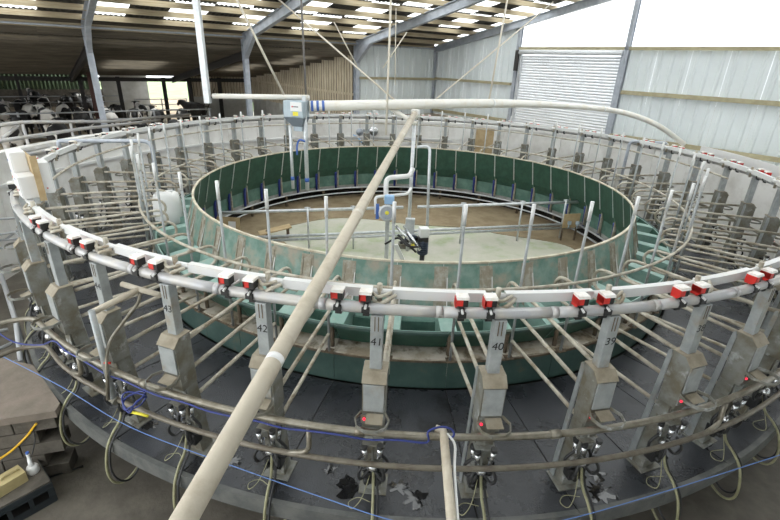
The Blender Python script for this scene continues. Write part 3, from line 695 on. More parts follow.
# rump rails
def on(px, py, z): return atz(px, py, z)
def ringarc(r, a0, a1, z, n): return [pt(r, a0+(a1-a0)*i/n, z) for i in range(n+1)]
rr = thing('rump_rail', 'two tier brown pipe rump rail round the front of the platform', 'rail', pt(6.94,-80,0))
inv = Matrix.Translation(-pt(6.94,-80,0))
top = smooth_path([atz(-25,333,.82), atz(8,321,.82), atz(34,318,.84)] + ringarc(6.934,-123,-118,.90,2), .12) + ringarc(6.934,-117,18,.915,90)
low = smooth_path([atz(-25,368,.50), atz(15,349,.50), atz(46,345,.52)] + ringarc(6.965,-122,-118,.58,2), .12) + ringarc(6.965,-117,18,.594,90)
MB().tube(top, .031, 10).build('top_rail', 'rump_pipe', rr, Mx=inv)
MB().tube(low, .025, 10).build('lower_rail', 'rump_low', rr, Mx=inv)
for az_ in (-118.5,-96.2,-63.5,-30,0):
    MB().tube(smooth_path([pt(6.934,az_,.915), pt(6.95,az_,.63), pt(6.965,az_-1.6,.594)], .08), .024, 8).build('strut', 'rump_pipe', rr, Mx=inv)
for az_ in (-110,-92.6,-79,-55):
    MB().tube([pt(6.934,az_-.35,.915), pt(6.934,az_+.35,.915)], .038, 10).build('pipe_joint', 'rump_pipe', rr, Mx=inv)
gr_ = MB().tube(ringarc(6.45,-2,216,0,110), .02, 8).build('guide_rail', 'rail_dirty', loc=(0,0,1.80))
tag(gr_, 'thin dusty guide rail curving below the white channel along the far posts', 'rail')
# blue hose along the rail, blue rope in front
bh = [atz(-10,327,.86), atz(14,342,.72), atz(40,345,.75)] + [pt(6.972,a,.885+.012*math.sin(a*2)) for a in range(-122,-87,2)]
e_ = bh[-1]
bh += [on(428,432,.97), on(440,427,1.0), on(451,429,.98), on(454,435,.95), on(449,439,.93)]
pipe('blue_hose', spline(bh,4), .009, 'blue_hose', 'dark blue hose lying along the top rump rail', 'hose', 6)
coil = []
cc = atz(133,402,.78)
for i in range(40):
    a = i/40*3.2*2*PI; coil.append(cc + Vector((.10*math.cos(a)+.03*math.sin(i), .07*math.sin(a), .06*math.sin(a*1.07)+.02*math.cos(i*1.3))))
pipe('hose_coil', spline(coil,2), .008, 'blue_hose', 'coiled blue hose hanging on the rail below post 43', 'hose', 6)
pipe('yellow_clip', [cc+Vector((-.02,-.05,-.07)), cc+Vector((.09,-.06,-.08)), cc+Vector((.16,-.06,-.10))], .014, 'yellow', 'small yellow hose end below the blue coil', 'hose end', 6)
def on(px, py, z): return atz(px, py, z)
pipe('blue_rope', spline([on(-12,349,.35), on(62,387,.30), on(130,427,.25), on(230,465,.2), on(330,500,.16), on(395,521,.15), on(470,534,.15), on(560,521,.15), on(660,493,.2), on(780,455,.28), on(830,438,.3)],6), .0048, 'blue_rope',
     'thin blue rope strung round in front of the platform edge', 'rope', 6)
# cream pipe from the rump rail towards the viewer
q0 = on(443,431,.93); q1 = q0 + Vector((.045,-2.6,-.03)); 
t = thing('outlet_pipe', 'cream plastic pipe running from the rump rail towards the bottom edge', 'pipe', q0)
MB().tube([q0+Vector((-.06,.02,-.0))-q0, Vector((0,-.0,.0)), Vector((.005,-.06,0)), q1-q0], .036, 12).build('pipe', 'cream_pipe', t)
MB().tube(spline([Vector((.03,-.05,.02)), Vector((.09,-.14,-.01)), Vector((.07,-.4,-.03)), Vector((.06,-1.2,-.05))],5), .012, 6).build('side_hose', 'white_plastic', t)
MB().tube([Vector((-.02,-.35,.0)), Vector((-.02,-.37,.0))]+[Vector((.0,-.36,.0))], .01, 6).build('cable_tie', 'hose', t)
# long diagonal vacuum pipe to the centre
A_ = Vector((0,0,2.80)); B_ = atdep(184,520,1.86); dd = (B_-A_); B2 = A_+dd*1.25
dp = thing('diagonal_pipe', 'thick dusty cream pipe slanting from the centre down to the front', 'pipe', B2)
MB().tube([A_-B2, Vector((0,0,0))], .055, 20).build('pipe', 'cream_pipe', dp)
for f_ in (.32,.62): 
    c_ = A_+dd*f_; MB().tube([c_-B2, c_+dd.normalized()*.10-B2], .058, 20).build('sleeve', 'cream_pipe', dp)
wrap_c = A_+dd*.885; MB().tube([wrap_c-B2, wrap_c+dd.normalized()*.05-B2], .056, 20).build('tape', 'white_plastic', dp)
# centre riser and its branch
cr = thing('centre_riser', 'white vertical pipes rising from the middle of the island', 'pipe', (0,0,-.25))
def rel(o, pts): return [Vector(p)-o.location for p in pts]
MB().tube(rel(cr,[(0,0,-.25),(0,0,2.78)]), .04, 12).build('riser', 'galv_clean', cr)
MB().tube(rel(cr,smooth_path([atdep(427,232,9.25),atdep(430,146,9.25),atdep(417,147,9.2)], .12)), .03, 10).build('side_riser', 'galv_clean', cr)
MB().tube(rel(cr,[atdep(387,106,9.5), atdep(416,124,9.4)]), .045, 10).build('branch', 'white_pipe', cr)
MB().tube(rel(cr,[A_+Vector((0,0,-.12)), A_+Vector((0,0,.07))]), .075, 12).build('junction', 'white_pipe', cr)
MB().tube(rel(cr,smooth_path([atdep(376,214,9.1),atdep(375,197,9.1),atdep(408,194,9.2),atdep(411,188,9.3)], .08)), .03, 10).build('bent_pipe', 'white_plastic', cr)
MB().tube(rel(cr,smooth_path([atdep(386,200,9.2),atdep(386,178,9.2),atdep(410,176,9.3),atdep(413,168,9.3)], .12)), .05, 12).build('bent_pipe', 'white_plastic', cr)
# overhead white pipe with the grey pump enclosure
gd = atplane(684,144,EV,GABLE-.3)
op = [atdep(310,106,9.15), atdep(400,104.5,9.4), atdep(480,103.5,10.6), atdep(540,104.3,11.6), atdep(590,107.8,12.5), atdep(625,113,13.1), atdep(657,125,13.3), gd]
ov = thing('overhead_pipe', 'long white pipe hanging over the rotary and curving down to the gable wall', 'pipe', op[0])
sp = spline(op,6)
MB().tube(rel(ov,sp), [.10 if i_ < 14 else max(.072,.10-.004*(i_-14)) for i_ in range(len(sp))], 14).build('pipe', 'white_pipe', ov)
for i in (3,5,7):
    v = (sp[1]-sp[0]).normalized(); c_ = sp[0]+v*(.02+.11*(i-3)/2); MB().tube(rel(ov,[c_, c_+v*.05+Vector((0,0,.0))]), .103, 14).build('blue_band', 'blue', ov)
for i in (13,26): MB().tube(rel(ov,[sp[i],sp[i]+(sp[i+1]-sp[i]).normalized()*.05]), .108 if i < 20 else .08, 14).build('pipe_collar', 'white_plastic', ov)
ec = atdep(297,112,9.15)
pe = thing('pump_enclosure', 'blue grey pump box with tapered bottom hanging at the pipe end', 'box', ec)
X = rt0; 
EM = Matrix.Rotation(R2(-12),4,'Z')
MB().box((-.22,-.16,-.10),(.20,.16,.22), EM, bev=.02).build('body', 'grey_enclosure', pe)
m_ = MB(); tp = [(-.22,-.16,-.10),(.20,-.16,-.10),(.20,.16,-.10),(-.22,.16,-.10)]; bt = [(-.06,-.09,-.27),(.14,-.09,-.27),(.14,.09,-.27),(-.06,.09,-.27)]
m_.add([EM @ Vector(p) for p in tp+bt], [(0,1,5,4),(1,2,6,5),(2,3,7,6),(3,0,4,7),(4,5,6,7)]).build('hopper', 'enclosure_dark', pe)
MB().box((-.05,-.08,-.36),(.13,.08,-.27), EM).build('outlet', 'grey_enclosure', pe)
MB().box((-.06,-.166,.03),(.18,-.160,.20), EM).build('label_plate', 'paper', pe)
MB().box((-.03,-.170,.10),(-.005,-.166,.125), EM).build('logo_dot', 'red', pe)
MB().box((.0,-.170,.105),(.11,-.166,.12), EM).build('logo_text', 'ink', pe)
MB().box((-.01,-.170,-.055),(.10,-.160,.02), EM).build('warning_label', 'yellow', pe)
MB().tube([EM @ Vector((-.225,0,.02)), EM @ Vector((-.27,0,.02))], .09, 12).build('side_port', 'enclosure_dark', pe)
# feed tube between ceiling pole and enclosure, drop pipes
ht = thing('hanging_pole', 'white square pole hanging from the roof left of the grey box', 'pole', atdep(208,103,9.4))
b0 = atdep(208,103,9.4); 
MB().box((-.055,-.055,0),(.055,.055,roofz(MV.dot(b0))-.25-b0.z)).build('pole', 'galv_clean', ht)
ct = atdep(213,96,9.35); ce = atdep(309,97.5,9.05)
pipe('cross_tube', [ct, ce], .05, 'white_pipe', 'white horizontal tube joining the hanging pole to the grey box', 'tube')
for (xa,ya,xb,yb,d_,r_,nm) in ((290,125,297,196,9.15,.032,'left'),(304,96,308,201,9.0,.042,'right')):
    p0, p1 = atdep(xa,ya,d_), atdep(xb,yb,d_); p1.x, p1.y = p0.x, p0.y
    t = thing('drop_pipe', 'grey drop pipe with blue tape, %s of the two below the grey box' % nm, 'pipe', p1, 0, 'drop pipes under the grey box')
    MB().tube([(0,0,0), p0-p1], r_, 10).build('pipe', 'galv_clean', t)
    MB().tube([(0,0,.18), (0,0,.26)], r_+.006, 10).build('blue_tape', 'blue', t)
    if nm == 'right': MB().tube(spline([(.0,-.05,1.02),(-.1,-.07,1.05),(-.16,-.07,.95),(-.17,-.07,.75)],4), .02, 7).build('blue_hose', 'blue', t)
# ropes and chains from the roof
def rope(a, b, da, db, r, mt, label):
    p0, p1 = atdep(*a, da), atdep(*b, db); tag(MB().tube([p0, p1], r, 6).build('rope' if mt == 'rope' else 'chain', mt), label, 'rope' if mt == 'rope' else 'chain')
rope((234,-6),(284,95),8.0,9.1,.022,'rope','pale rope running from the roof down to the grey box')
rope((270,-8),(398,103),12.5,9.4,.020,'rope','pale rope slanting from the left roof to the overhead pipe')
rope((301,-5),(306,96),9.0,9.1,.022,'chain','dark chain holding the grey box')
rope((391,-4),(386,135),9.0,9.3,.024,'rope','thick hanging rope left of the centre riser')
rope((396,8),(395,85),11.0,11.0,.012,'rope','thin cord hanging beside the thick rope')
rope((508,-4),(489,100),10.5,10.9,.022,'rope','pale rope holding up the overhead pipe near the corner')
rope((553,2),(436,99),12.5,10.2,.016,'rope','thin rope slanting from the gable rafter to the overhead pipe')
rope((407,32),(383,68),11.5,11.5,.014,'rope','short thin rope under the middle rafter')
rope((334,22),(357,66),15.0,15.5,.022,'rope','short rope by the second column')
# entry hoops over the platform
def hoop(name, pts, rad, label):
    p = smooth_path(pts, rad); return tag(MB().tube(p, .04, 12).build(name, 'steel'), label, 'hoop')
p1 = atz(151,141,2.1); p0 = atz(58,141,2.1)
hoop('entry_hoop', [p0+Vector((0,0,-.12)), p0, p1, Vector((p1.x,p1.y,.445))], .18, 'grey bent pipe hoop over the left of the platform')
p1 = atz(630,141,2.05); p0 = atz(668,143,2.05)
hoop('entry_hoop', [p0+Vector((0,0,-.3)), p0, p1, Vector((p1.x,p1.y,-.0))], .12, 'grey bent pipe hoop over the right rear of the platform')

# ---- island equipment
br = thing('pipe_bridge', 'long steel pipe rail and beam crossing the island floor', 'rail', (0,.3,-.25))
u0, u1 = Vector((-4.1,-.62,.64)), Vector((4.3,1.72,.64))
MB().tube(rel(br,[u0,u0.lerp(u1,.47)]), .035, 10).build('upper_pipe', 'galv_clean', br); MB().tube(rel(br,[u0.lerp(u1,.51),u1]), .035, 10).build('upper_pipe', 'galv_clean', br)
l0, l1 = Vector((-3.6,-.72,.04)), Vector((4.5,1.55,.04)); dv = (l1-l0).normalized()
for dz in (0,.09): MB().tube(rel(br,[l0+Vector((0,0,dz)), l1+Vector((0,0,dz))]), .035, 4).build('beam', 'galv_clean', br)
for f_ in (.17,.29,.60,.78,.92):
    q = l0.lerp(l1,f_); MB().tube(rel(br,[Vector((q.x,q.y,-.25)), Vector((q.x,q.y,.78))]), .022, 8).tube(rel(br,[Vector((q.x-.06,q.y,.76)), Vector((q.x+.06,q.y,.76))]), .02, 6).build('stand', 'galv_clean', br)
fr = [atz(233,258,-.25)]
# round receiver lamp, blue unit, motors
rc = atdep(387,213,8.9)
rv = thing('receiver_unit', 'round glass ended receiver with yellow centre and blue bracket in the middle', 'receiver', (rc.x, rc.y, -.25))
z_ = rc.z+.25; LM = Matrix.Translation((0,0,z_)) @ Matrix.Rotation(R2(80),4,'X')
MB().lathe([(0,-.22),(.13,-.21),(.155,-.12),(.155,0)], 24, LM).build('drum', 'steel_bright', rv)
MB().lathe([(.125,.0),(.155,.0),(.165,.012),(.155,.024),(.125,.024)], 24, LM).build('ring', 'galv_clean', rv)
MB().lathe([(0,.004),(.13,.004)], 24, LM).build('face', 'steel', rv)
MB().lathe([(0,.016),(.035,.012),(.04,.005)], 16, LM).build('yellow_centre', 'yellow', rv)
MB().box((-.06,.0,z_+.17),(.13,.12,z_+.34), bev=.02).build('blue_housing', 'lightblue', rv)
MB().box((-.22,.02,z_-.14),(-.16,.06,z_+.16)).build('blue_bracket', 'blue', rv)
MB().box((-.03,.08,0),(.05,.16,z_-.1)).box((-.14,-.02,0),(.16,.26,.03)).build('stand', 'galv_clean', rv)
MB().prism([(.15,.62),(.24,.62),(.44,.20),(.36,.18)], .06, .11).build('chute', 'white_plastic', rv)
mo = atdep(423,243,8.9)
mt_ = thing('pump_motor', 'dark blue motor with grey terminal box beside the receiver', 'motor', (mo.x, mo.y, -.25))
zz = mo.z+.25
MB().tube([(0,0,zz-.22),(0,0,zz+.08)], .10, 14).build('body', 'motor_blue', mt_)
for i in range(6): MB().tube([(0,0,zz-.2+.045*i),(0,0,zz-.185+.045*i)], .11, 14).build('fin', 'motor_blue', mt_)
MB().tube([(0,0,0),(0,0,zz-.2)], .05, 10).build('base', 'black', mt_)
MB().box((-.09,-.1,zz+.14),(.09,.08,zz+.32), Matrix.Rotation(R2(14),4,'Z'), bev=.012).build('terminal_box', 'white_plastic', mt_)
MB().box((-.1,-.1,zz+.04),(.1,.1,zz+.15), bev=.03).build('gear_case', 'black', mt_)
MB().tube([(-.14,.0,zz+.05),(-.32,.1,zz+.05)], .09, 12).build('second_body', 'motor_blue', mt_)
MB().tube([(-.20,-.09,zz+.0),(-.17,-.12,zz-.06)], .04, 8).build('yellow_plug', 'yellow', mt_)
MB().box((-.36,.05,zz+.16),(-.18,.14,zz+.46), bev=.01).build('grey_box', 'galv_clean', mt_)
fg = thing('drive_frame', 'tangle of steel frame bars and hoses at the middle of the island', 'frame', (atz(403,248,-.25)))
o_ = fg.location
MB().tube(rel(fg,[atdep(396,226,8.9),atdep(412,243,8.8)]), .03, 8).tube(rel(fg,[atdep(404,226,8.9),atdep(420,250,8.7)]), .03, 8).build('bar', 'steel_bright', fg)
MB().tube(rel(fg,[atdep(400,243,8.8),atdep(420,238,8.9)]), .03, 8).tube(rel(fg,[atdep(398,235,8.9),atdep(416,252,8.7)]), .022, 8).build('bar', 'black', fg)
MB().tube(rel(fg,spline([atdep(385,244,8.7),atdep(398,238,8.8),atdep(408,246,8.7),atdep(420,247,8.7)],5)), .02, 7).build('hose', 'black_rubber', fg)
MB().box((-.12,-.06,0),(.22,.2,.10)).build('plinth', 'galv_dirty', fg)
# boards leaning on the island
def board(pxs, z, lab, paper=False):
    pass
bL = thing('plywood_board', 'plywood board with a white paper notice at the left of the island', 'board', atz(228,236,-.25))
MB().box((-.36,-.012,.10),(.30,.012,.46), Matrix.Rotation(R2(-12),4,'X')).build('panel', 'ply', bL)
MB().box((.02,-.018,.16),(.20,-.013,.36), Matrix.Rotation(R2(-12),4,'X')).build('notice', 'paper', bL)
for x in (-.3,.25): MB().box((x,-.01,0),(x+.04,.03,.12)).build('leg', 'rust_dark', bL)
bM = thing('plank_bench', 'small plank bench lying slanted behind the pipe beam', 'bench', atz(276,238,-.25))
MB().box((-.36,-.13,.20),(.40,.13,.23), Matrix.Rotation(R2(28),4,'Z') @ Matrix.Rotation(R2(-8),4,'Y')).build('plank', 'ply', bM)
for x in (-.2,.25): MB().box((x,-.05+x*.4,0),(x+.04,.06+x*.4,.22)).build('leg', 'rust_dark', bM)
bR = thing('plywood_board', 'plywood board with two grey sockets at the right of the island', 'board', atz(570,228,.10)-Vector((0,0,.35)))
MB().box((-.22,-.012,.36),(.22,.012,.72), Matrix.Rotation(R2(16),4,'Z')).build('panel', 'ply', bR)
for x in (-.06,.14):
    MB().tube([(x,-.06,.36),(x,-.06,.46)], .02, 8).box((x-.04,-.09,.46),(x+.04,-.02,.54)).build('socket', 'grey_enclosure', bR)
MB().box((-.2,-.03,0),(-.16,.0,.4)).box((.15,.03,0),(.19,.07,.4)).build('leg', 'rust_dark', bR)

# ---- control boxes on the left of the ring
cbx = Vector((-4.66,-4.62,0))
fcd = math.atan2(CAM.y-cbx.y, CAM.x-cbx.x)     # boxes face inward-front
rb_ = thing('control_backboard', 'plywood backing board carrying the white control boxes', 'board', (cbx.x, cbx.y, 2.12), R2(-42))
MB().box((-.36,.10,.0),(.45,.13,.62)).build('panel', 'ply', rb_)
MB().box((.455,.07,-.05),(.475,.16,.66)).build('side_board', 'ply', rb_)
for x in (-.3,.3): MB().box((x-.03,.10,-.06),(x+.03,.13,.0)).build('bracket', 'galv', rb_)
def cbox(x0, x1, y0, z0, z1, lab, marks):
    t = thing('control_box', lab, 'control box', (cbx.x, cbx.y, 2.12), R2(-42), 'white control boxes on the ring')
    MB().box((x0,y0,z0),(x1,.098,z1), bev=.012).build('body', 'white_plastic', t)
    MB().box((x0+.012,y0-.012,z0+.012),(x1-.012,y0-.001,z1-.012), bev=.004).build('lid', 'white_plastic', t)
    for (mx, mz, mm) in marks: MB().box((x0+mx,y0-.016,z0+mz),(x0+mx+.035,y0-.0125,z0+mz+.03)).build('mark', mm, t)
cbox(-.42,-.02,-.10,.06,.66,'tall white control box, leftmost on the plywood board',[(.05,.42,'blue'),(.05,.24,'blue'),(.05,.14,'red')])
cbox(.0,.36,-.12,-.02,.34,'low white control box in the middle of the plywood board',[(.04,.26,'blue'),(.04,.08,'red'),(.2,.12,'ink')])
t = thing('control_box', 'white control box on the right side of the plywood board', 'control box', (cbx.x, cbx.y, 2.12), R2(-42), 'white control boxes on the ring')
MB().box((.05,.132,.04),(.42,.30,.54), bev=.012).build('body', 'white_plastic', t)
MB().box((.065,.301,.055),(.405,.314,.525), bev=.004).build('lid', 'white_plastic', t)
MB().box((.4205,.20,.12),(.4225,.22,.14)).build('mark', 'red', t)

for o in list(C.objects):
    if o.name.startswith(('control_box','control_backboard')): o.scale = (.74,)*3
# ---- white sack in the mangers on the left
sk = atdep(170,221,9.0)
sb = thing('plastic_sack', 'white plastic sack standing in a manger on the left', 'sack', (sk.x, sk.y, .66), R2(20))
m_ = MB(); ringz = [(0,.8),(.06,1.0),(.25,1.05),(.48,1.0),(.60,.85),(.66,.5)]; vs = []; nseg = 16
for zi, sc_ in ringz:
    for k in range(nseg):
        a = 2*PI*k/nseg; ca, sa = math.cos(a), math.sin(a); e4 = (abs(ca)**3+abs(sa)**3)**(-1/3)
        vs.append((.25*sc_*ca*e4*(1+.04*math.sin(5*a+zi*9)), .13*sc_*sa*e4*(1+.06*math.cos(4*a+zi*7)), zi+.02*math.sin(3*a)))
fs = [(i*nseg+k, i*nseg+(k+1) % nseg, (i+1)*nseg+(k+1) % nseg, (i+1)*nseg+k) for i in range(len(ringz)-1) for k in range(nseg)]
fs += [list(range(nseg))[::-1], [(len(ringz)-1)*nseg+k for k in range(nseg)]]
m_.add(vs, fs, True).build('bag', 'white_plastic', sb)
MB().tube([(-.12,0,.655),(.12,0,.66)], .022, 8).build('folded_top', 'white_plastic', sb)

# ---- left foreground: tee stand, slab table, crate and bits
tp_ = Vector((-2.80,-6.40,.60))
ts = thing('tee_stand', 'upright grey pipe stand with a cream arm at the left of the rail', 'pipe stand', tp_)
zt_ = 1.0
MB().tube([(0,0,0),(0,0,zt_)], .028, 12).build('upright', 'galv', ts)
MB().tube([(-.04,.02,-.005),(.04,-.02,-.005)], .036, 12).build('clamp', 'galv_dirty', ts)
arm0 = atz(91,313,1.55); arm1 = atz(138,290,1.66)
MB().tube(rel(ts,[arm0, arm1]), .030, 10).build('arm', 'cream_pipe', ts)
MB().tube(rel(ts,[atz(122,284,1.68), atz(140,289.5,1.66), atz(160,295,1.64)]), .028, 10).build('tee', 'cream_pipe', ts)
MB().tube(rel(ts,smooth_path([atz(140,292,1.64), atz(139,302,1.56), atz(106,345,1.2), atz(108,400,.75)], .15)), .017, 8).build('bent_tube', 'rump_pipe', ts)
MB().tube(rel(ts,[atz(105,362,1.05)+Vector((0,-.01,0)), atz(106,362,1.05)+Vector((.05,-.012,0))]), .012, 6).build('red_clip', 'red', ts)
SZ = .03
sl = [atz(-30,352,SZ), atz(33,365,SZ), atz(60,403,SZ), atz(55,411,SZ), atz(-30,424,SZ)]
sc0 = sum(sl, Vector())/5
st_ = thing('slab_table', 'brown concrete slab table standing on stacked blocks beside the platform', 'table', (sc0.x, sc0.y, PITZ))
MB().prism([(p.x-sc0.x, p.y-sc0.y) for p in sl], SZ-PITZ-.09, SZ-PITZ, 'xy').build('slab', 'slab', st_)
dx_ = (sl[4]-sl[3]).normalized(); ang = math.atan2(dx_.y, dx_.x)
base = sl[3]+dx_*.10
for row in range(5):
    zb = .0+row*.176
    for c_ in range(3):
        L = .42; off = (.21 if row % 2 else 0)
        Mx = Matrix.Translation((base.x-sc0.x, base.y-sc0.y, zb)) @ Matrix.Rotation(ang,4,'Z')
        MB().box((off+c_*L-.05,-.30,.004),(off+c_*L+L-.062,-.05,.170), Mx, bev=.006).build('block', 'block', st_)
# crate
cA = atz(57,500,PITZ); cB = atz(4,530,PITZ)
cdv = (cB-cA); cdv.z = 0; an = math.atan2(cdv.y, cdv.x)
ck = thing('plastic_crate', 'black plastic crate upturned on the pit floor at the bottom left', 'crate', cA, an)
CH = .30; L = .62; Wd = -.48
ct_ = MB().box((0,Wd,CH-.02),(L,0,CH)).build('top', 'block', ck)
for y in (0, Wd): 
    m_ = MB()
    m_.box((0,y-.012,0),(L,y+.012,.07)).box((0,y-.012,.20),(L,y+.012,CH-.02))
    for x0, x1 in ((0,.05),(.19,.23),(.38,.42),(.57,L)): m_.box((x0,y-.012,.07),(x1,y+.012,.20))
    m_.build('side', 'crate', ck)
for x in (0, L): MB().box((x-.012,Wd,0),(x+.012,0,CH-.02)).build('end', 'crate', ck)
for z in (.085,.215): MB().box((-.005,.010,z-.008),(L+.005,.022,z+.008)).build('rib', 'crate', ck)
MB().box((.012,Wd+.012,.05),(L-.012,-.03,.06)).build('inside', 'underdark', ck)
# teat dip cup
tz = PITZ+CH
dc = atz(34,472,tz)
t = thing('dip_cup', 'white plastic dip cup with bent neck and blue tip on the crate', 'cup', dc)
MB().lathe([(0,0),(.052,.0),(.058,.01),(.058,.075),(.05,.092),(.03,.10),(.022,.105)], 16).build('bottle', 'white_plastic', t)
MB().tube(spline([(0,0,.10),(-.005,.0,.15),(-.02,.02,.19),(-.02,.02,.25)],4), [.024]*4+[.02]*4+[.018]*5, 10).build('neck', 'white_plastic', t)
MB().tube([(-.02,.02,.25),(-.02,.02,.275)], .016, 10).build('tip', 'blue', t)
yc = atz(8,487,tz)
t = thing('jerrycan', 'yellowish plastic jerrycan lying on the crate at the left edge', 'jerrycan', yc, an+.15)
MB().prism([(-.16,.0),(.12,.0),(.16,.03),(.16,.09),(.10,.13),(-.16,.13)], -.09, .09).build('body', 'can_yellow', t)
MB().tube([(.14,.0,.10),(.18,.0,.13)], .025, 10).build('cap', 'can_yellow', t)
MB().tube(smooth_path([(-.13,.0,.12),(-.12,.0,.155),(.02,.0,.155),(.04,.0,.12)], .03), .012, 8).build('handle', 'can_yellow', t)
pipe('yellow_hose', spline([atz(-12,466,-.45), atz(10,452,-.4), atz(26,437,-.3), atz(33,428,-.18), atz(36,424,-.10)],5), .013, 'yellow_hose', 'bright yellow hose hanging down from the slab table', 'hose', 8)
pipe('black_cable', spline([atz(33,428,-.2),atz(35,440,-.35),atz(32,455,-.5)],5), .006, 'black_rubber', 'thin black cable hanging below the slab table', 'cable', 6)
pipe('black_bar', [atz(50,477,PITZ+.02), atz(83,466,PITZ+.02)], .012, 'black', 'black bar lying on the pit floor beside the crate', 'bar', 6)
# gate rails at the left edge of the pit
gt = thing('pit_gate', 'grey tubular gate rails at the left edge of the pit', 'gate', atz(8,300,PITZ))
def gtube(pts, r=.024): MB().tube(rel(gt, pts), r, 8).build('rail', 'gate_galv', gt)
gtube([atz(-20,220,.55), atz(19,218,.55)]); gtube(smooth_path([atz(-20,238,.35), atz(15,232,.35), atz(23,240,.30)], .1)); gtube([atz(-20,242,.2), atz(29,238,.2)]); gtube([atz(-20,250,.1), atz(28,246,.1)])
gtube([atz(5,240,.2), atz(23,226,.4)])
gtube([atz(-3,262,.1), atz(16,322,-.1), atz(21,362,-.2)], .035); gtube([atz(-20,335,0), atz(8,329,.0)]); gtube([atz(-20,357,-.1), atz(12,343,-.1)]); gtube([atz(-20,372,-.2), atz(18,361,-.2)])
for p in (atz(16,322,-.1),): gtube([p, Vector((p.x,p.y,PITZ))], .03)

# cow race rails behind the ring on the left
cr_ = thing('race_rails', 'pair of grey pipe rails leading cows in at the back left', 'rail', pt(9.3,160,0))
MB().tube(rel(cr_,smooth_path([atz(-30,133,1.95), atz(0,125,1.98), atz(22,122,2.0), atz(112,121.5,1.72), atz(190,114,1.5)], .3)), .045, 8).build('rail', 'milk_pipe', cr_)
MB().tube(rel(cr_,[atz(-30,146,1.9), atz(20,138,1.9), atz(80,129,1.75), atz(130,123.5,1.62), atz(160,120,1.5)]), .045, 8).build('rail', 'milk_pipe', cr_)
MB().tube(rel(cr_,[atz(3,138,1.9), atz(18,126,1.95)]), .04, 8).build('brace', 'milk_pipe', cr_)
for px, py, z in ((22,122,1.98),(70,122,1.8),(112,121.5,1.7)):
    q = atz(px,py,z); MB().tube(rel(cr_,[q, Vector((q.x,q.y,0))]), .035, 8).build('post', 'milk_pipe', cr_)
pipe('wall_pipe', [atz(-20,163,1.50), atz(40,152,1.5), atz(66,146,1.5)], .06, 'milk_pipe', 'grey pipe lying along the wall top at the left', 'pipe')
pipe('wall_cable', [atz(-20,166,1.35), atz(20,165,1.35)], .02, 'chain', 'dark cable on the wall under the grey pipe', 'cable', 6)
# brown board and round unit on the far pit wall
q = atplane(484,140,Vector((math.cos(R2(77)),math.sin(R2(77)),0)),WR-.05)
t = thing('wall_board', 'two brown chipboard sheets on the far pit wall', 'board', (q.x,q.y,.55), R2(77-90))
for x in (-.33,.06): MB().box((x,-.02,0),(x+.36,.0,1.0)).build('sheet', 'ply', t)
q = atplane(369,131,Vector((0,1,0)),WR-.28)
t = thing('wall_lamp', 'round steel unit on a grey bracket at the far pit wall', 'unit', (q.x,q.y,.9))
LM2 = Matrix.Translation((.18,-.02,q.z-.9)) @ Matrix.Rotation(R2(90),4,'X')
MB().lathe([(0,-.1),(.17,-.08),(.19,.0),(.15,.03),(0,.04)], 20, LM2).build('drum', 'steel_bright', t)
MB().lathe([(0,-.1),(.13,-.08),(.14,.05),(0,.06)], 20, Matrix.Translation((-.36,0,q.z-.95)) @ Matrix.Rotation(R2(90),4,'X')).build('cap', 'steel', t)
MB().box((-.3,.05,q.z-.95),(.2,.12,q.z-.85)).box((-.45,.02,-.3),(-.35,.2,.7)).build('bracket', 'galv', t)
pipe('blue_wall_hose', spline([atplane(337,132.5,Vector((0,1,0)),WR-.3), atplane(347,132.5,Vector((0,1,0)),WR-.3), atplane(357,137,Vector((0,1,0)),WR-.3), atplane(363,144,Vector((0,1,0)),WR-.3)],5), .03, 'lightblue', 'bright blue hose looped against the far pit wall', 'hose', 8)

# ---- concrete panels on the ring at the right (white screen)
scr = pt(7.25,-3,0)
ws = MB().sweep([(6.98,1.93),(6.98,2.18),(7.0,2.18),(7.0,1.93)], R2(-14), R2(13), 12).build('white_screen', 'white_channel')
tag(ws, 'curved white splash screen behind the pulsators at the right edge', 'screen')

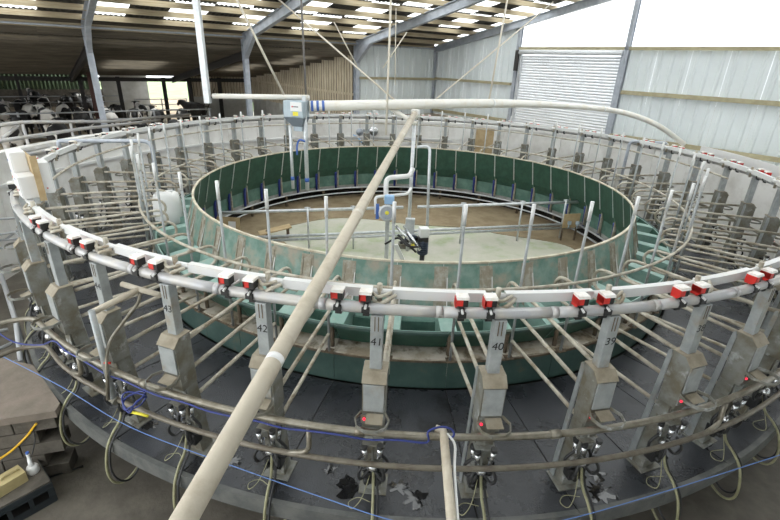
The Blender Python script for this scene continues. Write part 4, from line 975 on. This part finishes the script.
# ================================================================== COW BARN CONTENTS
def cow_mesh():
    V = [(-.75,0,1.05,.20,.24),(-.55,0,1.02,.29,.33),(-.1,0,.96,.33,.38),(.35,0,.98,.28,.36),(.62,0,1.05,.20,.28),(.88,0,1.18,.13,.18),(1.08,0,1.28,.12,.13),(1.28,0,1.16,.09,.10),(1.42,0,1.05,.075,.075)]
    E = [(i,i+1) for i in range(8)]
    def chain(root, pts):
        prev = root
        for p in pts: V.append(p); E.append((prev,len(V)-1)); prev = len(V)-1
    for sy in (-1,1):
        chain(1, [(-.62,sy*.2,.78,.13,.16),(-.52,sy*.2,.62,.09,.10),(-.68,sy*.2,.42,.055,.06),(-.66,sy*.2,.12,.045,.045),(-.62,sy*.2,.02,.06,.05)])
        chain(3, [(.42,sy*.18,.66,.10,.11),(.42,sy*.18,.40,.055,.06),(.40,sy*.18,.12,.045,.045),(.44,sy*.18,.02,.06,.05)])
        chain(6, [(1.04,sy*.16,1.33,.04,.025),(1.0,sy*.26,1.30,.03,.015)])
    chain(0, [(-.88,0,1.0,.03,.03),(-.92,0,.7,.022,.022),(-.92,0,.45,.035,.035)])
    chain(2, [(-.38,0,.62,.16,.16)])
    me = bpy.data.meshes.new('cow'); me.from_pydata([v[:3] for v in V], E, [])
    o = bpy.data.objects.new('cow', me); C.objects.link(o)
    md = o.modifiers.new('skin', 'SKIN'); sk_ = me.skin_vertices[0].data
    for i, v in enumerate(V): sk_[i].radius = v[3:5]
    sk_[2].use_root = True
    sub = o.modifiers.new('sub', 'SUBSURF'); sub.levels = 1; sub.render_levels = 1
    m2 = bpy.data.meshes.new_from_object(o.evaluated_get(bpy.context.evaluated_depsgraph_get())); bpy.data.objects.remove(o)
    m2.materials.clear(); m2.materials.append(MATS['cow']); m2.polygons.foreach_set('use_smooth', [True]*len(m2.polygons)); m2.name = 'cow'; return m2
cme = cow_mesh()
cr2 = random.Random(5)
def cow(s, t, ang, label, sc_=1.0):
    o = obj('cow', cme, None, ST(s,t,0), AZ+R2(ang)); o.scale = (sc_,)*3; tag(o, label, 'cow', 'cows waiting in the barn')
rowsc = [(13.2, [-8.6,-7.2,-5.9,-4.5,-3.1,-1.7,-.4], 'nearest row behind the race rails'), (18.0, [-9.3,-8.2,-7.1,-6.0,-4.9,-3.8,-2.7,-1.6,-.4], 'second row in the barn'), (21.2, [-9.9,-8.8,-7.7,-6.6,-5.4,-3.1,-1.9], 'third row at the barn posts'), (26.0, [-11.5,-10.4,-9.3,-8.2,-7.1,-6.0,-4.9,-3.8], 'far row in the barn'), (29.5,[-12.5,-10.6,-8.6,-6.4,-4.2],'last row by the slatted wall')]
for t_, ss, nm in rowsc:
    for i, s_ in enumerate(ss):
        cow(s_+cr2.uniform(-.1,.1), t_+cr2.uniform(-.4,.4), cr2.choice([82,98,90,-90,-82,-98]), 'black and white cow, %s from the left in the %s' % (ordw(i+1), nm), cr2.uniform(.92,1.04))
cow(.75, 20.6, 112, 'black cow standing alone by the bright barn opening')
bc = [o for o in C.objects if o.get('label') == 'black cow standing alone by the bright barn opening'][0]
mat('cow_black', (.014,.013,.012), .7, 0, (.03,.026,.022), 5, .4, .6)
bc.material_slots[0].link = 'OBJECT'; bc.material_slots[0].material = MATS['cow_black']
# feed barriers
for i, (t_, s0, s1, nm) in enumerate(((15.2,-14,0.2,'nearer'),(23.6,-16,-2.2,'farther'))):
    fb = thing('feed_barrier', '%s galvanised feed barrier across the cow barn' % nm, 'barrier', ST((s0+s1)/2,t_,0))
    for z in (.55,1.15,1.45): MB().tube(rel(fb,[ST(s0,t_,z),ST(s1,t_,z)]), .03, 6).build('rail', 'gate_galv', fb)
    s_ = s0
    while s_ <= s1: MB().tube(rel(fb,[ST(s_,t_,0),ST(s_,t_,1.5)]), .04, 6).build('post', 'gate_galv', fb); s_ += 2.35
# field gate across the bright opening, ladder on the wall
gt2 = thing('field_gate', 'pale tubular gate across the bright opening of the barn', 'gate', ST(-.3,FART+.8,0))
for z in (.35,.65,.95,1.25): MB().tube(rel(gt2,[ST(-1.7,FART+.8,z),ST(1.1,FART+.8,z)]), .025, 6).build('rail', 'gate_galv', gt2)
for s_ in (-1.7,-.3,1.1): MB().tube(rel(gt2,[ST(s_,FART+.8,0),ST(s_,FART+.8,1.3)]), .03, 6).build('stile', 'gate_galv', gt2)
ld = thing('wall_ladder', 'dark steel ladder leaning on the barn concrete wall', 'ladder', ST(2.0,FART-.5,0))
for ds in (0,.28): MB().tube(rel(ld,[ST(1.4+ds,FART-.6,.3),ST(2.3+ds,FART-.15,1.9)]), .025, 6).build('stile', 'steel_dark', ld)
for k in range(4): f_ = .15+.22*k; a_ = ST(1.4,FART-.6,.3).lerp(ST(2.3,FART-.15,1.9),f_); MB().tube(rel(ld,[a_, a_+EV*.28]), .018, 6).build('rung', 'steel_dark', ld)
